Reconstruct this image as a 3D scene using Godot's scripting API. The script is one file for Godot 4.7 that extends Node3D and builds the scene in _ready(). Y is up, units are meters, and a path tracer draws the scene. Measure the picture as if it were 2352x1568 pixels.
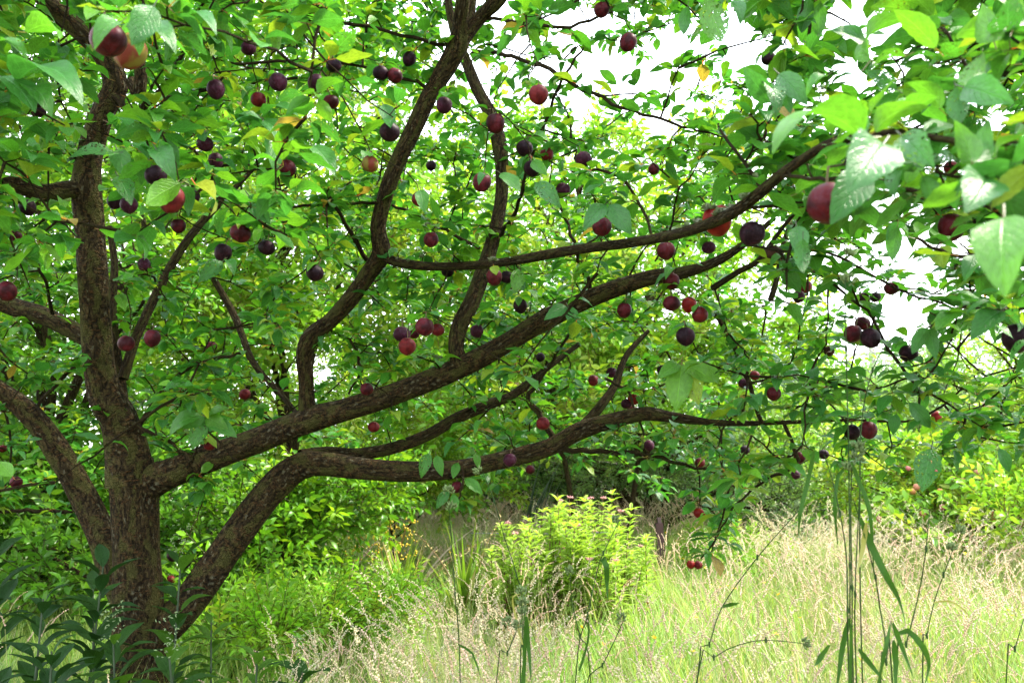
extends Node3D
# An orchard meadow under a plum tree, wet and overcast. Units are metres, y is up, the camera looks along -z.
# at(x, y, depth) lays points out from a survey of the view: 2352 x 1568 sight lines, depth in metres along the view.

const FOCAL := 2037.0
const EYE := Vector3(0.0, 1.2, 0.0)
const PITCH := 7.2
var cam_xf := Transform3D(Basis(Vector3.RIGHT, deg_to_rad(PITCH)), EYE)
var rng := RandomNumberGenerator.new()
var taken := {}

class MB:
	var v := PackedVector3Array()
	var n := PackedVector3Array()
	var uv := PackedVector2Array()
	var c := PackedColorArray()
	var ix := PackedInt32Array()
	func add(m: MB, t: Transform3D, tint: Color, keep_color := false) -> void:
		var off := v.size()
		v.append_array(t * m.v)
		n.append_array(Transform3D(t.basis.orthonormalized(), Vector3.ZERO) * m.n)
		uv.append_array(m.uv)
		var cc := m.c.duplicate()
		if not keep_color:
			for k in cc.size():
				cc[k] = cc[k] * tint
		c.append_array(cc)
		for k in m.ix:
			ix.append(k + off)
	func mesh() -> ArrayMesh:
		var a := []
		a.resize(Mesh.ARRAY_MAX)
		a[Mesh.ARRAY_VERTEX] = v
		a[Mesh.ARRAY_NORMAL] = n
		a[Mesh.ARRAY_TEX_UV] = uv
		a[Mesh.ARRAY_COLOR] = c
		a[Mesh.ARRAY_INDEX] = ix
		var am := ArrayMesh.new()
		am.add_surface_from_arrays(Mesh.PRIMITIVE_TRIANGLES, a)
		return am

func at(px: float, py: float, d: float) -> Vector3:
	return cam_xf * Vector3((px - 1176.0) / FOCAL * d, -(py - 784.0) / FOCAL * d, -d)

func seen_at(p: Vector3) -> Vector3:
	var q := cam_xf.affine_inverse() * p
	var d := -q.z
	if d < 0.05:
		return Vector3(-9999, -9999, d)
	return Vector3(1176.0 + q.x / d * FOCAL, 784.0 - q.y / d * FOCAL, d)

func gy(x: float, z: float) -> float:
	return 0.05 * sin(x * 0.9 + 1.0) * cos(z * 0.7) + 0.03 * sin(x * 2.3 + z * 1.7)

func ground_at(px: float, d: float) -> Vector3:
	var x := (px - 1176.0) / FOCAL * d
	return Vector3(x, gy(x, -d), -d)

func rf(a: float, b: float) -> float:
	return rng.randf_range(a, b)

func numbered(called: String) -> String:
	if not taken.has(called):
		taken[called] = 0
		return called
	taken[called] += 1
	return "%s_%03d" % [called, taken[called]]

func tag(o: Node, label: String, category: String, group := "", kind := "") -> void:
	if label:
		o.set_meta("label", label)
	if category:
		o.set_meta("category", category)
	if group:
		o.set_meta("group", group)
	if kind:
		o.set_meta("kind", kind)

func thing(called: String, label: String, category: String, p := Vector3.ZERO, group := "") -> Node3D:
	var o := Node3D.new()
	o.name = numbered(called)
	add_child(o)
	o.position = p
	tag(o, label, category, group)
	return o

func part(called: String, m: Mesh, mat: Material, parent: Node, xf := Transform3D()) -> MeshInstance3D:
	var o := MeshInstance3D.new()
	o.name = numbered(called) if parent == self else called
	o.mesh = m
	o.material_override = mat
	o.transform = xf
	parent.add_child(o, true)
	return o

func scatter(called: String, m: Mesh, mat: Material, xfs: Array, cols: PackedColorArray, parent: Node) -> MultiMeshInstance3D:
	var mm := MultiMesh.new()
	mm.transform_format = MultiMesh.TRANSFORM_3D
	mm.use_colors = true
	mm.mesh = m
	mm.instance_count = xfs.size()
	for i in xfs.size():
		mm.set_instance_transform(i, xfs[i])
		mm.set_instance_color(i, cols[i])
	var o := MultiMeshInstance3D.new()
	o.name = numbered(called) if parent == self else called
	o.multimesh = mm
	o.material_override = mat
	o.set_meta("kind", "stuff")
	parent.add_child(o, true)
	return o

# ---------------------------------------------------------------- curves and tubes
func smooth(ctrl: Array, step: float) -> Array:
	# ctrl: [Vector3 point, float radius] pairs; Catmull-Rom, about one point per step
	var out := []
	for i in ctrl.size() - 1:
		var p0: Vector3 = ctrl[maxi(i - 1, 0)][0]
		var p1: Vector3 = ctrl[i][0]
		var p2: Vector3 = ctrl[i + 1][0]
		var p3: Vector3 = ctrl[mini(i + 2, ctrl.size() - 1)][0]
		var r1: float = ctrl[i][1]
		var r2: float = ctrl[i + 1][1]
		var n := maxi(1, int(ceil(p1.distance_to(p2) / step)))
		for k in n:
			var t := float(k) / n
			out.append([p1.cubic_interpolate(p2, p0, p3, t), lerpf(r1, r2, smoothstep(0.0, 1.0, t))])
	out.append(ctrl[-1])
	return out

func tube(mb: MB, path: Array, sides: int, rough: float, tint := Color.WHITE, cap := true, vscale := 1.5) -> void:
	if path.size() < 2:
		return
	var first: Vector3 = path[0][0]
	var tan0: Vector3 = (path[1][0] - first).normalized()
	var nrm := tan0.cross(Vector3.UP if absf(tan0.y) < 0.9 else Vector3.RIGHT).normalized()
	var base := mb.v.size()
	var along := 0.0
	var rep: float = maxf(1.0, roundf(TAU * path[0][1] * vscale))
	var ph := rf(0, 50)
	for i in path.size():
		var p: Vector3 = path[i][0]
		var r: float = path[i][1]
		var a: Vector3 = path[maxi(i - 1, 0)][0]
		var b: Vector3 = path[mini(i + 1, path.size() - 1)][0]
		var tg := (b - a).normalized()
		nrm = (nrm - tg * nrm.dot(tg)).normalized()
		var bi := tg.cross(nrm)
		if i > 0:
			along += p.distance_to(path[i - 1][0])
		for k in sides + 1:
			var an := TAU * (k % sides) / sides
			var dirv := nrm * cos(an) + bi * sin(an)
			var w := 1.0
			if rough > 0.0:
				w += rough * (sin(an * 3.0 + along * 5.0 + ph) * 0.5 + sin(an * 5.0 - along * 11.0 + ph * 2.0) * 0.3 + sin(along * 23.0 + an * 2.0 + ph) * 0.35)
			mb.v.append(p + dirv * r * w)
			mb.n.append(dirv)
			mb.uv.append(Vector2(float(k) / sides * rep, along * vscale + ph))
			mb.c.append(tint)
	var s1 := sides + 1
	for i in path.size() - 1:
		for k in sides:
			var a := base + i * s1 + k
			var b := a + 1
			var d := a + s1
			var e := d + 1
			mb.ix.append_array(PackedInt32Array([a, d, b, b, d, e]))
	if cap:
		var last := path.size() - 1
		var tip: Vector3 = path[last][0]
		var tg2: Vector3 = (tip - path[last - 1][0]).normalized()
		mb.v.append(tip + tg2 * float(path[last][1]) * 0.5)
		mb.n.append(tg2)
		mb.uv.append(Vector2(0.5, along * vscale + ph))
		mb.c.append(tint)
		var ti := mb.v.size() - 1
		for k in sides:
			mb.ix.append_array(PackedInt32Array([base + last * s1 + k, ti, base + last * s1 + k + 1]))

func limb_ctrl(flat: Array) -> Array:
	# flat: x, y, depth, width in sight lines
	var out := []
	for i in range(0, flat.size(), 4):
		out.append([at(flat[i], flat[i + 1], flat[i + 2]), float(flat[i + 3]) * 0.5 / FOCAL * float(flat[i + 2])])
	return out

# ---------------------------------------------------------------- leaves
func leaf_shape(curl: float, fold: float, wide: float, wave: float, rows: int, cols: int, petiole: float, pet_color: Color, point := 0.88, serrate := 0.0) -> MB:
	# a blade of length 1 from z 0 to z 1, up is +y; with a petiole before it
	var mb := MB.new()
	var ys := PackedFloat32Array()
	var zs := PackedFloat32Array()
	var y := 0.0
	var z := 0.0
	for i in rows + 1:
		ys.append(y)
		zs.append(z)
		var th := curl * (float(i) + 0.5) / rows
		z += cos(th) / rows
		y -= sin(th) / rows
	var turn := atan2(ys[rows], zs[rows])
	for i in rows + 1:
		var t := float(i) / rows
		var w := wide * 0.5 * pow(sin(PI * pow(t, point)), 0.8) * (1.0 - 0.25 * t * t)
		if i == 0:
			w = wide * 0.03
		if i == rows:
			w = 0.002
		for k in cols + 1:
			var u := float(k) / cols * 2.0 - 1.0
			var ser := 1.0
			if serrate > 0.0 and absf(u) > 0.99 and i > 0 and i < rows:
				ser = 1.0 + serrate * (1.0 if i % 2 == 0 else -1.0)
			var x := u * w * cos(fold) * ser
			var yy := ys[i] + absf(u) * w * sin(fold) + wave * w * sin(t * 9.0 + u * 2.0) * absf(u)
			var zz := zs[i]
			var ry := yy * cos(-turn) + zz * sin(-turn)
			var rz := zz * cos(-turn) - yy * sin(-turn)
			mb.v.append(Vector3(x, ry, rz))
			mb.uv.append(Vector2(float(k) / cols, t))
			mb.c.append(Color.WHITE)
	var s := cols + 1
	for i in rows:
		for k in cols:
			var a := i * s + k
			mb.ix.append_array(PackedInt32Array([a, a + 1, a + s, a + 1, a + s + 1, a + s]))
	if petiole > 0.0:
		var o := mb.v.size()
		for q in [Vector3(-0.012, 0, 0.02), Vector3(0.012, 0, 0.02), Vector3(-0.012, -0.02, -petiole), Vector3(0.012, -0.02, -petiole), Vector3(0, 0.014, 0.02), Vector3(0, -0.006, -petiole)]:
			mb.v.append(q)
			mb.uv.append(Vector2(0.5, 0.02))
			mb.c.append(pet_color)
		mb.ix.append_array(PackedInt32Array([o, o + 4, o + 2, o + 4, o + 5, o + 2, o + 4, o + 1, o + 5, o + 1, o + 3, o + 5]))
	return finish_normals(mb)

func finish_normals(mb: MB) -> MB:
	mb.n.resize(mb.v.size())
	mb.n.fill(Vector3.ZERO)
	for i in range(0, mb.ix.size(), 3):
		var a := mb.ix[i]
		var b := mb.ix[i + 1]
		var c := mb.ix[i + 2]
		var f := (mb.v[c] - mb.v[a]).cross(mb.v[b] - mb.v[a])
		mb.n[a] += f
		mb.n[b] += f
		mb.n[c] += f
	for i in mb.n.size():
		mb.n[i] = mb.n[i].normalized() if mb.n[i].length_squared() > 0.0 else Vector3.UP
	return mb

func leaf_basis(along: Vector3, up: Vector3, size: float) -> Basis:
	var zdir := along.normalized()
	var ydir := up - zdir * up.dot(zdir)
	if ydir.length_squared() < 1e-4:
		ydir = zdir.cross(Vector3.RIGHT)
	ydir = ydir.normalized()
	return Basis(ydir.cross(zdir) * size, ydir * size, zdir * size)

# ---------------------------------------------------------------- materials
func lin(r: float, g: float, b: float) -> Color:
	return Color(r, g, b).linear_to_srgb()

func noise_bytes(w: int, h: int, freq: float, sd: int, octaves := 4) -> PackedByteArray:
	var fnl := FastNoiseLite.new()
	fnl.seed = sd
	fnl.frequency = freq
	fnl.fractal_octaves = octaves
	fnl.noise_type = FastNoiseLite.TYPE_SIMPLEX_SMOOTH
	var im := fnl.get_seamless_image(w, h, false, false, 0.12)
	im.convert(Image.FORMAT_L8)
	return im.get_data()

func image_rgb(w: int, h: int, data: PackedByteArray) -> ImageTexture:
	return ImageTexture.create_from_image(Image.create_from_data(w, h, false, Image.FORMAT_RGB8, data))

func image_l(w: int, h: int, data: PackedByteArray) -> ImageTexture:
	return ImageTexture.create_from_image(Image.create_from_data(w, h, false, Image.FORMAT_L8, data))

func bark_material() -> StandardMaterial3D:
	var w := 512
	var h := 512
	var big := noise_bytes(w, h, 0.010, 3)
	var fine := noise_bytes(w, h, 0.035, 4)
	var grain := noise_bytes(w, h, 0.14, 5)
	var len_n := noise_bytes(w, h, 0.012, 6)
	var moss_n := noise_bytes(w, h, 0.007, 7, 5)
	var crack := noise_bytes(w, h, 0.022, 8, 3)
	var dash := PackedFloat32Array()
	dash.resize(w * h)
	var r := RandomNumberGenerator.new()
	r.seed = 11
	for k in 1500:                                    # corky lenticels, short dashes round the stem
		var cx := r.randi() % w
		var cy := r.randi() % h
		if len_n[cy * w + cx] < 112:
			continue
		var ln := r.randi_range(6, 30)
		var th := r.randi_range(1, 2)
		var lift := r.randf_range(-0.12, 0.12)
		var amp := r.randf_range(0.15, 0.9)
		for i in range(-ln / 2, ln / 2 + 1):
			for j in range(-th, th + 1):
				var x := posmod(cx + i, w)
				var y := posmod(cy + j + int(i * lift), h)
				var s := amp * (1.0 - absf(float(j)) / (th + 1)) * (1.0 - pow(absf(2.0 * i / ln), 3.0)) * (0.5 + grain[y * w + x] / 255.0)
				dash[y * w + x] = maxf(dash[y * w + x], minf(s, 1.0))
	var rgb := PackedByteArray()
	rgb.resize(w * h * 3)
	var hgt := PackedByteArray()
	hgt.resize(w * h)
	for i in w * h:
		var b := big[i] / 255.0
		var f := fine[i] / 255.0
		var g := grain[i] / 255.0
		var m := smoothstep(0.55, 0.75, moss_n[i] / 255.0 + (g - 0.5) * 0.3)
		var li := smoothstep(0.70, 0.76, f * 0.55 + (1.0 - moss_n[i] / 255.0) * 0.45 + (g - 0.5) * 0.1)
		var ck := 1.0 - smoothstep(0.0, 0.10, absf(crack[i] / 255.0 - 0.5))
		var d := dash[i]
		var col := Vector3(0.020, 0.0145, 0.008) * (0.25 + 1.5 * b) * (0.5 + 1.0 * g)
		col = col.lerp(Vector3(0.066, 0.048, 0.021), smoothstep(0.42, 0.75, f) * 0.75)
		col = col.lerp(Vector3(0.006, 0.005, 0.004), ck * 0.6)
		col = col.lerp(Vector3(0.105, 0.050, 0.020) * (0.6 + 0.8 * g), d * 0.8)
		col = col.lerp(Vector3(0.056, 0.056, 0.017) * (0.6 + 0.8 * g), m * 0.7)
		col = col.lerp(Vector3(0.135, 0.14, 0.105), li * 0.4)
		var c := lin(col.x, col.y, col.z)
		rgb[i * 3] = int(clampf(c.r, 0, 1) * 255)
		rgb[i * 3 + 1] = int(clampf(c.g, 0, 1) * 255)
		rgb[i * 3 + 2] = int(clampf(c.b, 0, 1) * 255)
		hgt[i] = int(clampf(0.35 * b + 0.2 * g + 0.25 * f + 0.3 * d - 0.25 * ck + 0.1, 0, 1) * 255)
	var m := StandardMaterial3D.new()
	m.resource_name = "bark"
	m.albedo_texture = image_rgb(w, h, rgb)
	m.roughness = 0.85
	m.metallic_specular = 0.16
	m.heightmap_enabled = true
	m.heightmap_texture = image_l(w, h, hgt)
	m.heightmap_scale = 2.2
	m.vertex_color_use_as_albedo = true
	return m

func leaf_textures() -> Array:
	var w := 128
	var h := 256
	var n1 := noise_bytes(w, h, 0.03, 21)
	var n2 := noise_bytes(w, h, 0.11, 22)
	var n3 := noise_bytes(w, h, 0.045, 23, 2)
	var rgb := PackedByteArray()
	rgb.resize(w * h * 3)
	var holed := PackedByteArray()
	holed.resize(w * h * 4)
	var hgt := PackedByteArray()
	hgt.resize(w * h)
	for y in h:
		for x in w:
			var i := y * w + x
			var u := absf((x + 0.5) / w - 0.5) * 2.0
			var v := (y + 0.5) / h
			var s := fposmod(v * 8.0 - u * 2.0 - u * u * 1.0 + (0.3 if x > w / 2 else 0.0) + (n1[i] / 255.0 - 0.5) * 0.35, 1.0)
			var lat := exp(-pow((s - 0.5) / 0.055, 2.0)) * (1.0 - u * 0.55)
			var mid := exp(-pow(u / 0.04, 2.0))
			var fine := exp(-pow((fposmod(v * 31.0 + u * 9.0, 1.0) - 0.5) / 0.16, 2.0)) * 0.22
			var vein := maxf(maxf(mid, lat * 0.5), fine)
			var tone := 0.66 + 0.16 * (n1[i] / 255.0) + 0.10 * (n2[i] / 255.0)
			var col := Vector3(tone, tone, tone).lerp(Vector3(1.0, 0.97, 1.0), vein * 0.7)
			var spot := smoothstep(0.80, 0.85, n2[i] / 255.0 * 0.6 + n1[i] / 255.0 * 0.4)
			col = col.lerp(Vector3(1.0, 0.75, 0.3), spot * 0.5)
			var bite := n3[i] / 255.0 * 0.75 + n2[i] / 255.0 * 0.25 + 0.10 * u
			var rim := smoothstep(0.66, 0.72, bite)
			rgb[i * 3] = int(col.x * 255)
			rgb[i * 3 + 1] = int(col.y * 255)
			rgb[i * 3 + 2] = int(col.z * 255)
			var c2 := col.lerp(Vector3(0.9, 0.45, 0.25), rim * 0.8)
			holed[i * 4] = int(c2.x * 255)
			holed[i * 4 + 1] = int(c2.y * 255)
			holed[i * 4 + 2] = int(c2.z * 255)
			holed[i * 4 + 3] = 0 if bite > 0.715 and mid < 0.3 else 255
			hgt[i] = int(255.0 * clampf(0.75 - 0.5 * maxf(mid, lat) - 0.15 * fine + 0.25 * (n2[i] / 255.0 - 0.5), 0, 1))
	return [image_rgb(w, h, rgb), image_l(w, h, hgt), ImageTexture.create_from_image(Image.create_from_data(w, h, false, Image.FORMAT_RGBA8, holed))]

var leaf_tex: Array
func leaf_material(called: String, tint: Color, rough := 0.3, glow := 1.0, textured := true, shine := 0.38) -> StandardMaterial3D:
	# tint is a linear base colour
	var m := StandardMaterial3D.new()
	m.resource_name = called
	m.albedo_color = tint.linear_to_srgb()
	m.vertex_color_use_as_albedo = true
	m.roughness = rough
	m.metallic_specular = shine
	m.backlight_enabled = true
	m.backlight = Color(glow, glow, glow * 0.72)
	if textured:
		m.albedo_texture = leaf_tex[0]
		m.heightmap_enabled = true
		m.heightmap_texture = leaf_tex[1]
		m.heightmap_scale = 0.18
	return m

func plain(called: String, r: float, g: float, b: float, rough := 0.8) -> StandardMaterial3D:
	var m := StandardMaterial3D.new()
	m.resource_name = called
	m.albedo_color = lin(r, g, b)
	m.roughness = rough
	m.vertex_color_use_as_albedo = true
	return m

func plum_material(called: String, dark: Vector3, light: Vector3, bloom: float, sd: int, rough: float) -> StandardMaterial3D:
	var w := 256
	var h := 128
	var n1 := noise_bytes(w, h, 0.012, sd)
	var n2 := noise_bytes(w, h, 0.06, sd + 1)
	var n3 := noise_bytes(w, h, 0.25, sd + 2, 2)
	var rgb := PackedByteArray()
	rgb.resize(w * h * 3)
	for i in w * h:
		var a := n1[i] / 255.0
		var b := n2[i] / 255.0
		var g := n3[i] / 255.0
		var col := dark.lerp(light, smoothstep(0.3, 0.75, a) * 0.8 + (g - 0.5) * 0.25)
		col = col.lerp(Vector3(0.065, 0.045, 0.075), bloom * 0.6 * smoothstep(0.4, 0.8, b * 0.6 + a * 0.4))
		if g > 0.80:
			col = col.lerp(Vector3(0.20, 0.10, 0.06), 0.2)
		var c := lin(maxf(col.x, 0), maxf(col.y, 0), maxf(col.z, 0))
		rgb[i * 3] = int(clampf(c.r, 0, 1) * 255)
		rgb[i * 3 + 1] = int(clampf(c.g, 0, 1) * 255)
		rgb[i * 3 + 2] = int(clampf(c.b, 0, 1) * 255)
	var m := StandardMaterial3D.new()
	m.resource_name = called
	m.albedo_texture = image_rgb(w, h, rgb)
	m.roughness = rough
	m.metallic_specular = 0.2
	return m

# ---------------------------------------------------------------- the plum tree
var nodes := PackedVector3Array()
var cells := {}
func add_node(p: Vector3) -> void:
	var k := Vector3i((p * 4.0).floor())
	if not cells.has(k):
		cells[k] = PackedInt32Array()
	cells[k].append(nodes.size())
	nodes.append(p)

func nearest(p: Vector3, most := 8) -> int:
	var k := Vector3i((p * 4.0).floor())
	var best := -1
	var bd := 1e9
	for ring in most:
		for x in range(-ring, ring + 1):
			for y in range(-ring, ring + 1):
				for z in range(-ring, ring + 1):
					if maxi(absi(x), maxi(absi(y), absi(z))) != ring:
						continue
					var q := k + Vector3i(x, y, z)
					if cells.has(q):
						for i in cells[q]:
							var d := nodes[i].distance_squared_to(p)
							if d < bd:
								bd = d
								best = i
		if best >= 0 and ring > 0 and bd < pow(ring * 0.25, 2):
			break
	return best

# sight lines kept open: which limb, or plum, is there and how deep
const CELL := 10.0
var open_depth := PackedFloat32Array()
const OW := 236
const OH := 157
func keep_open(px: float, py: float, d: float, r: float) -> void:
	var c := int(ceil(r / CELL))
	for j in range(-c, c + 1):
		for i in range(-c, c + 1):
			if Vector2(i, j).length() * CELL > r + 5.0:
				continue
			var x := int(px / CELL) + i
			var y := int(py / CELL) + j
			if x >= 0 and y >= 0 and x < OW and y < OH:
				open_depth[y * OW + x] = minf(open_depth[y * OW + x], d)

func shut_out(p: Vector3) -> bool:
	var s := seen_at(p)
	if s.x < 0 or s.y < 0 or s.x >= OW * CELL or s.y >= OH * CELL:
		return false
	var d := open_depth[int(s.y / CELL) * OW + int(s.x / CELL)]
	return d < 90.0 and s.z < d - 0.03

# clearings in the crown where the white sky shows: centre and half-widths
const CLEAR := [
	[1330, 45, 95, 38], [1195, 112, 38, 42], [1250, 165, 45, 34], [1353, 255, 46, 44], [1310, 232, 30, 24], [1545, 88, 44, 30], [1462, 35, 34, 22],
	[1513, 195, 58, 22], [1000, 398, 26, 18], [1693, 70, 55, 42], [1602, 108, 36, 26], [1935, 45, 72, 36], [1712, 140, 36, 24], [1825, 100, 36, 26],
	[1912, 690, 42, 36], [2080, 715, 58, 34], [2232, 810, 70, 62], [2205, 570, 34, 40], [2295, 830, 60, 50], [2122, 800, 44, 40], [1530, 262, 40, 16], [1385, 575, 30, 26],
	[1190, 255, 26, 18], [1440, 215, 30, 20], [1780, 190, 26, 18], [2100, 260, 20, 14], [1990, 760, 22, 26], [2010, 105, 20, 20], [2008, 842, 34, 50]]

func cleared(px: float, py: float, k := 1.0) -> bool:
	for e in CLEAR:
		if pow((px - e[0]) / (e[2] * k), 2) + pow((py - e[1]) / (e[3] * k), 2) < 1.0:
			return true
	return false

func along_table(tab: Array, x: float) -> float:
	if x <= tab[0][0]:
		return tab[0][1]
	for i in tab.size() - 1:
		if x <= tab[i + 1][0]:
			return remap(x, tab[i][0], tab[i + 1][0], tab[i][1], tab[i + 1][1])
	return tab[-1][1]

const LOWEST := [[-400, 1230], [0, 1190], [240, 1120], [420, 1150], [560, 1160], [690, 1010], [1000, 1020], [1060, 1110], [1200, 1080], [1300, 1040], [1500, 1140], [1570, 1260], [1650, 1270], [1700, 1190], [1760, 1100], [1900, 1080], [2060, 1080], [2120, 1090], [2300, 1040], [2700, 1000]]

var leaves := []           # [Transform3D, Color]
var twig_mb := MB.new()

func leaf_tint() -> Color:
	var t := rng.randf()
	var c: Color
	if t < 0.34:
		c = Color(0.060, 0.246, 0.043)
	elif t < 0.68:
		c = Color(0.089, 0.320, 0.034)
	elif t < 0.90:
		c = Color(0.148, 0.394, 0.030)
	elif t < 0.996:
		c = Color(0.277, 0.444, 0.034)
	else:
		c = Color(0.444, 0.329, 0.071)
	return c * rf(0.85, 1.18)

func rosette(p: Vector3, axis: Vector3, count: int, size: float, store: Array, guard := true) -> void:
	var az := rf(0, TAU)
	for k in count:
		var an := az + k * 2.4 + rf(-0.4, 0.4)
		var out := Vector3(cos(an), 0, sin(an))
		var dirv := (out + axis * rf(0.1, 0.6) + Vector3.UP * rf(-0.85, 0.35)).normalized()
		var s := size * rf(0.6, 1.15)
		if guard:
			var mid := p + dirv * s * 0.65
			if shut_out(mid) and rng.randf() < 0.94:
				continue
			if (shut_out(p + dirv * s) or shut_out(p + dirv * s * 0.35)) and rng.randf() < 0.8:
				continue
			var q := seen_at(mid)
			if cleared(q.x, q.y, 0.82):
				continue
		var up := Vector3(rf(-0.55, 0.55), 1.0, rf(-0.55, 0.55)) + out * 0.35
		var b := leaf_basis(dirv, up, s)
		store.append([Transform3D(b, p + dirv * s * 0.2), leaf_tint()])

func twig_path(a: Vector3, b: Vector3, r0: float, r1: float, bend: float) -> Array:
	var n := maxi(3, int(a.distance_to(b) / 0.06))
	var side := Vector3(rf(-1, 1), rf(-0.6, 1.0), rf(-1, 1)) * a.distance_to(b) * bend
	var out := []
	for i in n + 1:
		var t := float(i) / n
		var j := Vector3(rf(-1, 1), rf(-1, 1), rf(-1, 1)) * 0.007 * (1.0 if i > 0 and i < n else 0.0)
		out.append([a.lerp(b, t) + side * 4.0 * t * (1.0 - t) + j, lerpf(r0, r1, t)])
	return out

func spurs(path: Array, gap: float, from: float, size: float, store: Array, mb: MB, guard := true, few := 3, many := 6) -> void:
	var run := rf(0, gap)
	var total := path.size()
	for i in total - 1:
		var a: Vector3 = path[i][0]
		var b: Vector3 = path[i + 1][0]
		var ln := a.distance_to(b)
		run += ln
		if float(i) / total < from:
			run = minf(run, gap)
			continue
		while run > gap:
			run -= gap * rf(0.7, 1.3)
			var p := a.lerp(b, rng.randf())
			var tg := (b - a).normalized()
			var axis := (Vector3(rf(-1, 1), rf(-0.35, 1.0), rf(-1, 1)).normalized() + tg * 0.4).normalized()
			var q := p + axis * rf(0.008, 0.045)
			tube(mb, [[p, 0.0022], [p.lerp(q, 0.6) + Vector3(rf(-1, 1), rf(-1, 1), rf(-1, 1)) * 0.003, 0.0017], [q, 0.0016]], 3, 0.0, Color(1, 0.9, 0.8), false)
			rosette(q, axis, rng.randi_range(few, many), size, store, guard)
	var e: Vector3 = path[-1][0]
	rosette(e, (e - Vector3(path[-2][0])).normalized(), rng.randi_range(few + 1, many + 1), size, store, guard)

var plum_tree: Node3D
var bark: StandardMaterial3D
var leaf_low := []
var leaf_high := []

func place_leaves(store: Array, owner_node: Node3D, most: int) -> void:
	# the leaves that show largest are parts of their own, the rest one mass
	var order := []
	for i in store.size():
		var xf: Transform3D = store[i][0]
		var s := seen_at(xf * Vector3(0, 0, 0.5))
		var size := xf.basis.z.length() / maxf(s.z, 0.2)
		var facing: float = absf((xf.origin - EYE).normalized().dot(xf.basis.y.normalized()))
		size *= 0.25 + facing
		if s.x < -20 or s.x > 2372 or s.y < -20 or s.y > 1588:
			size = 0.0
		order.append([size, i])
	order.sort_custom(func(a, b): return a[0] > b[0])
	var mats := []
	var chewed := []
	var tones := [Color(0.060, 0.246, 0.043), Color(0.074, 0.283, 0.038), Color(0.089, 0.320, 0.034), Color(0.118, 0.353, 0.031), Color(0.148, 0.394, 0.030), Color(0.277, 0.444, 0.034), Color(0.444, 0.329, 0.071)]
	for t in tones:
		mats.append(leaf_material("plum_leaf", t, 0.36, 1.0, true, 0.45))
		var eaten := leaf_material("plum_leaf_eaten", t, 0.36, 1.0, true, 0.45)
		eaten.albedo_texture = leaf_tex[2]
		eaten.transparency = BaseMaterial3D.TRANSPARENCY_ALPHA_SCISSOR
		eaten.alpha_scissor_threshold = 0.5
		chewed.append(eaten)
	var mb := MB.new()
	var inv := owner_node.transform.affine_inverse()
	for k in order.size():
		var rec: Array = store[order[k][1]]
		var c: Color = rec[1]
		var variant: int = order[k][1] % leaf_low.size()
		if k < most and order[k][0] > 0.0:
			var best := 0
			for j in tones.size():
				if absf(tones[j].g - c.g) + absf(tones[j].r - c.r) < absf(tones[best].g - c.g) + absf(tones[best].r - c.r):
					best = j
			part("leaf", leaf_high[rec[2] if rec.size() > 2 else variant], chewed[best] if order[k][1] % 4 == 1 else mats[best], owner_node, inv * rec[0])
		else:
			mb.add(leaf_low[rec[2] if rec.size() > 2 else variant], inv * rec[0], c)
	if mb.v.size():
		var o := part("foliage", mb.mesh(), leaf_material("plum_leaves", Color.WHITE, 0.3, 1.0, true, 0.4), owner_node)
		o.set_meta("kind", "stuff")

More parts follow.
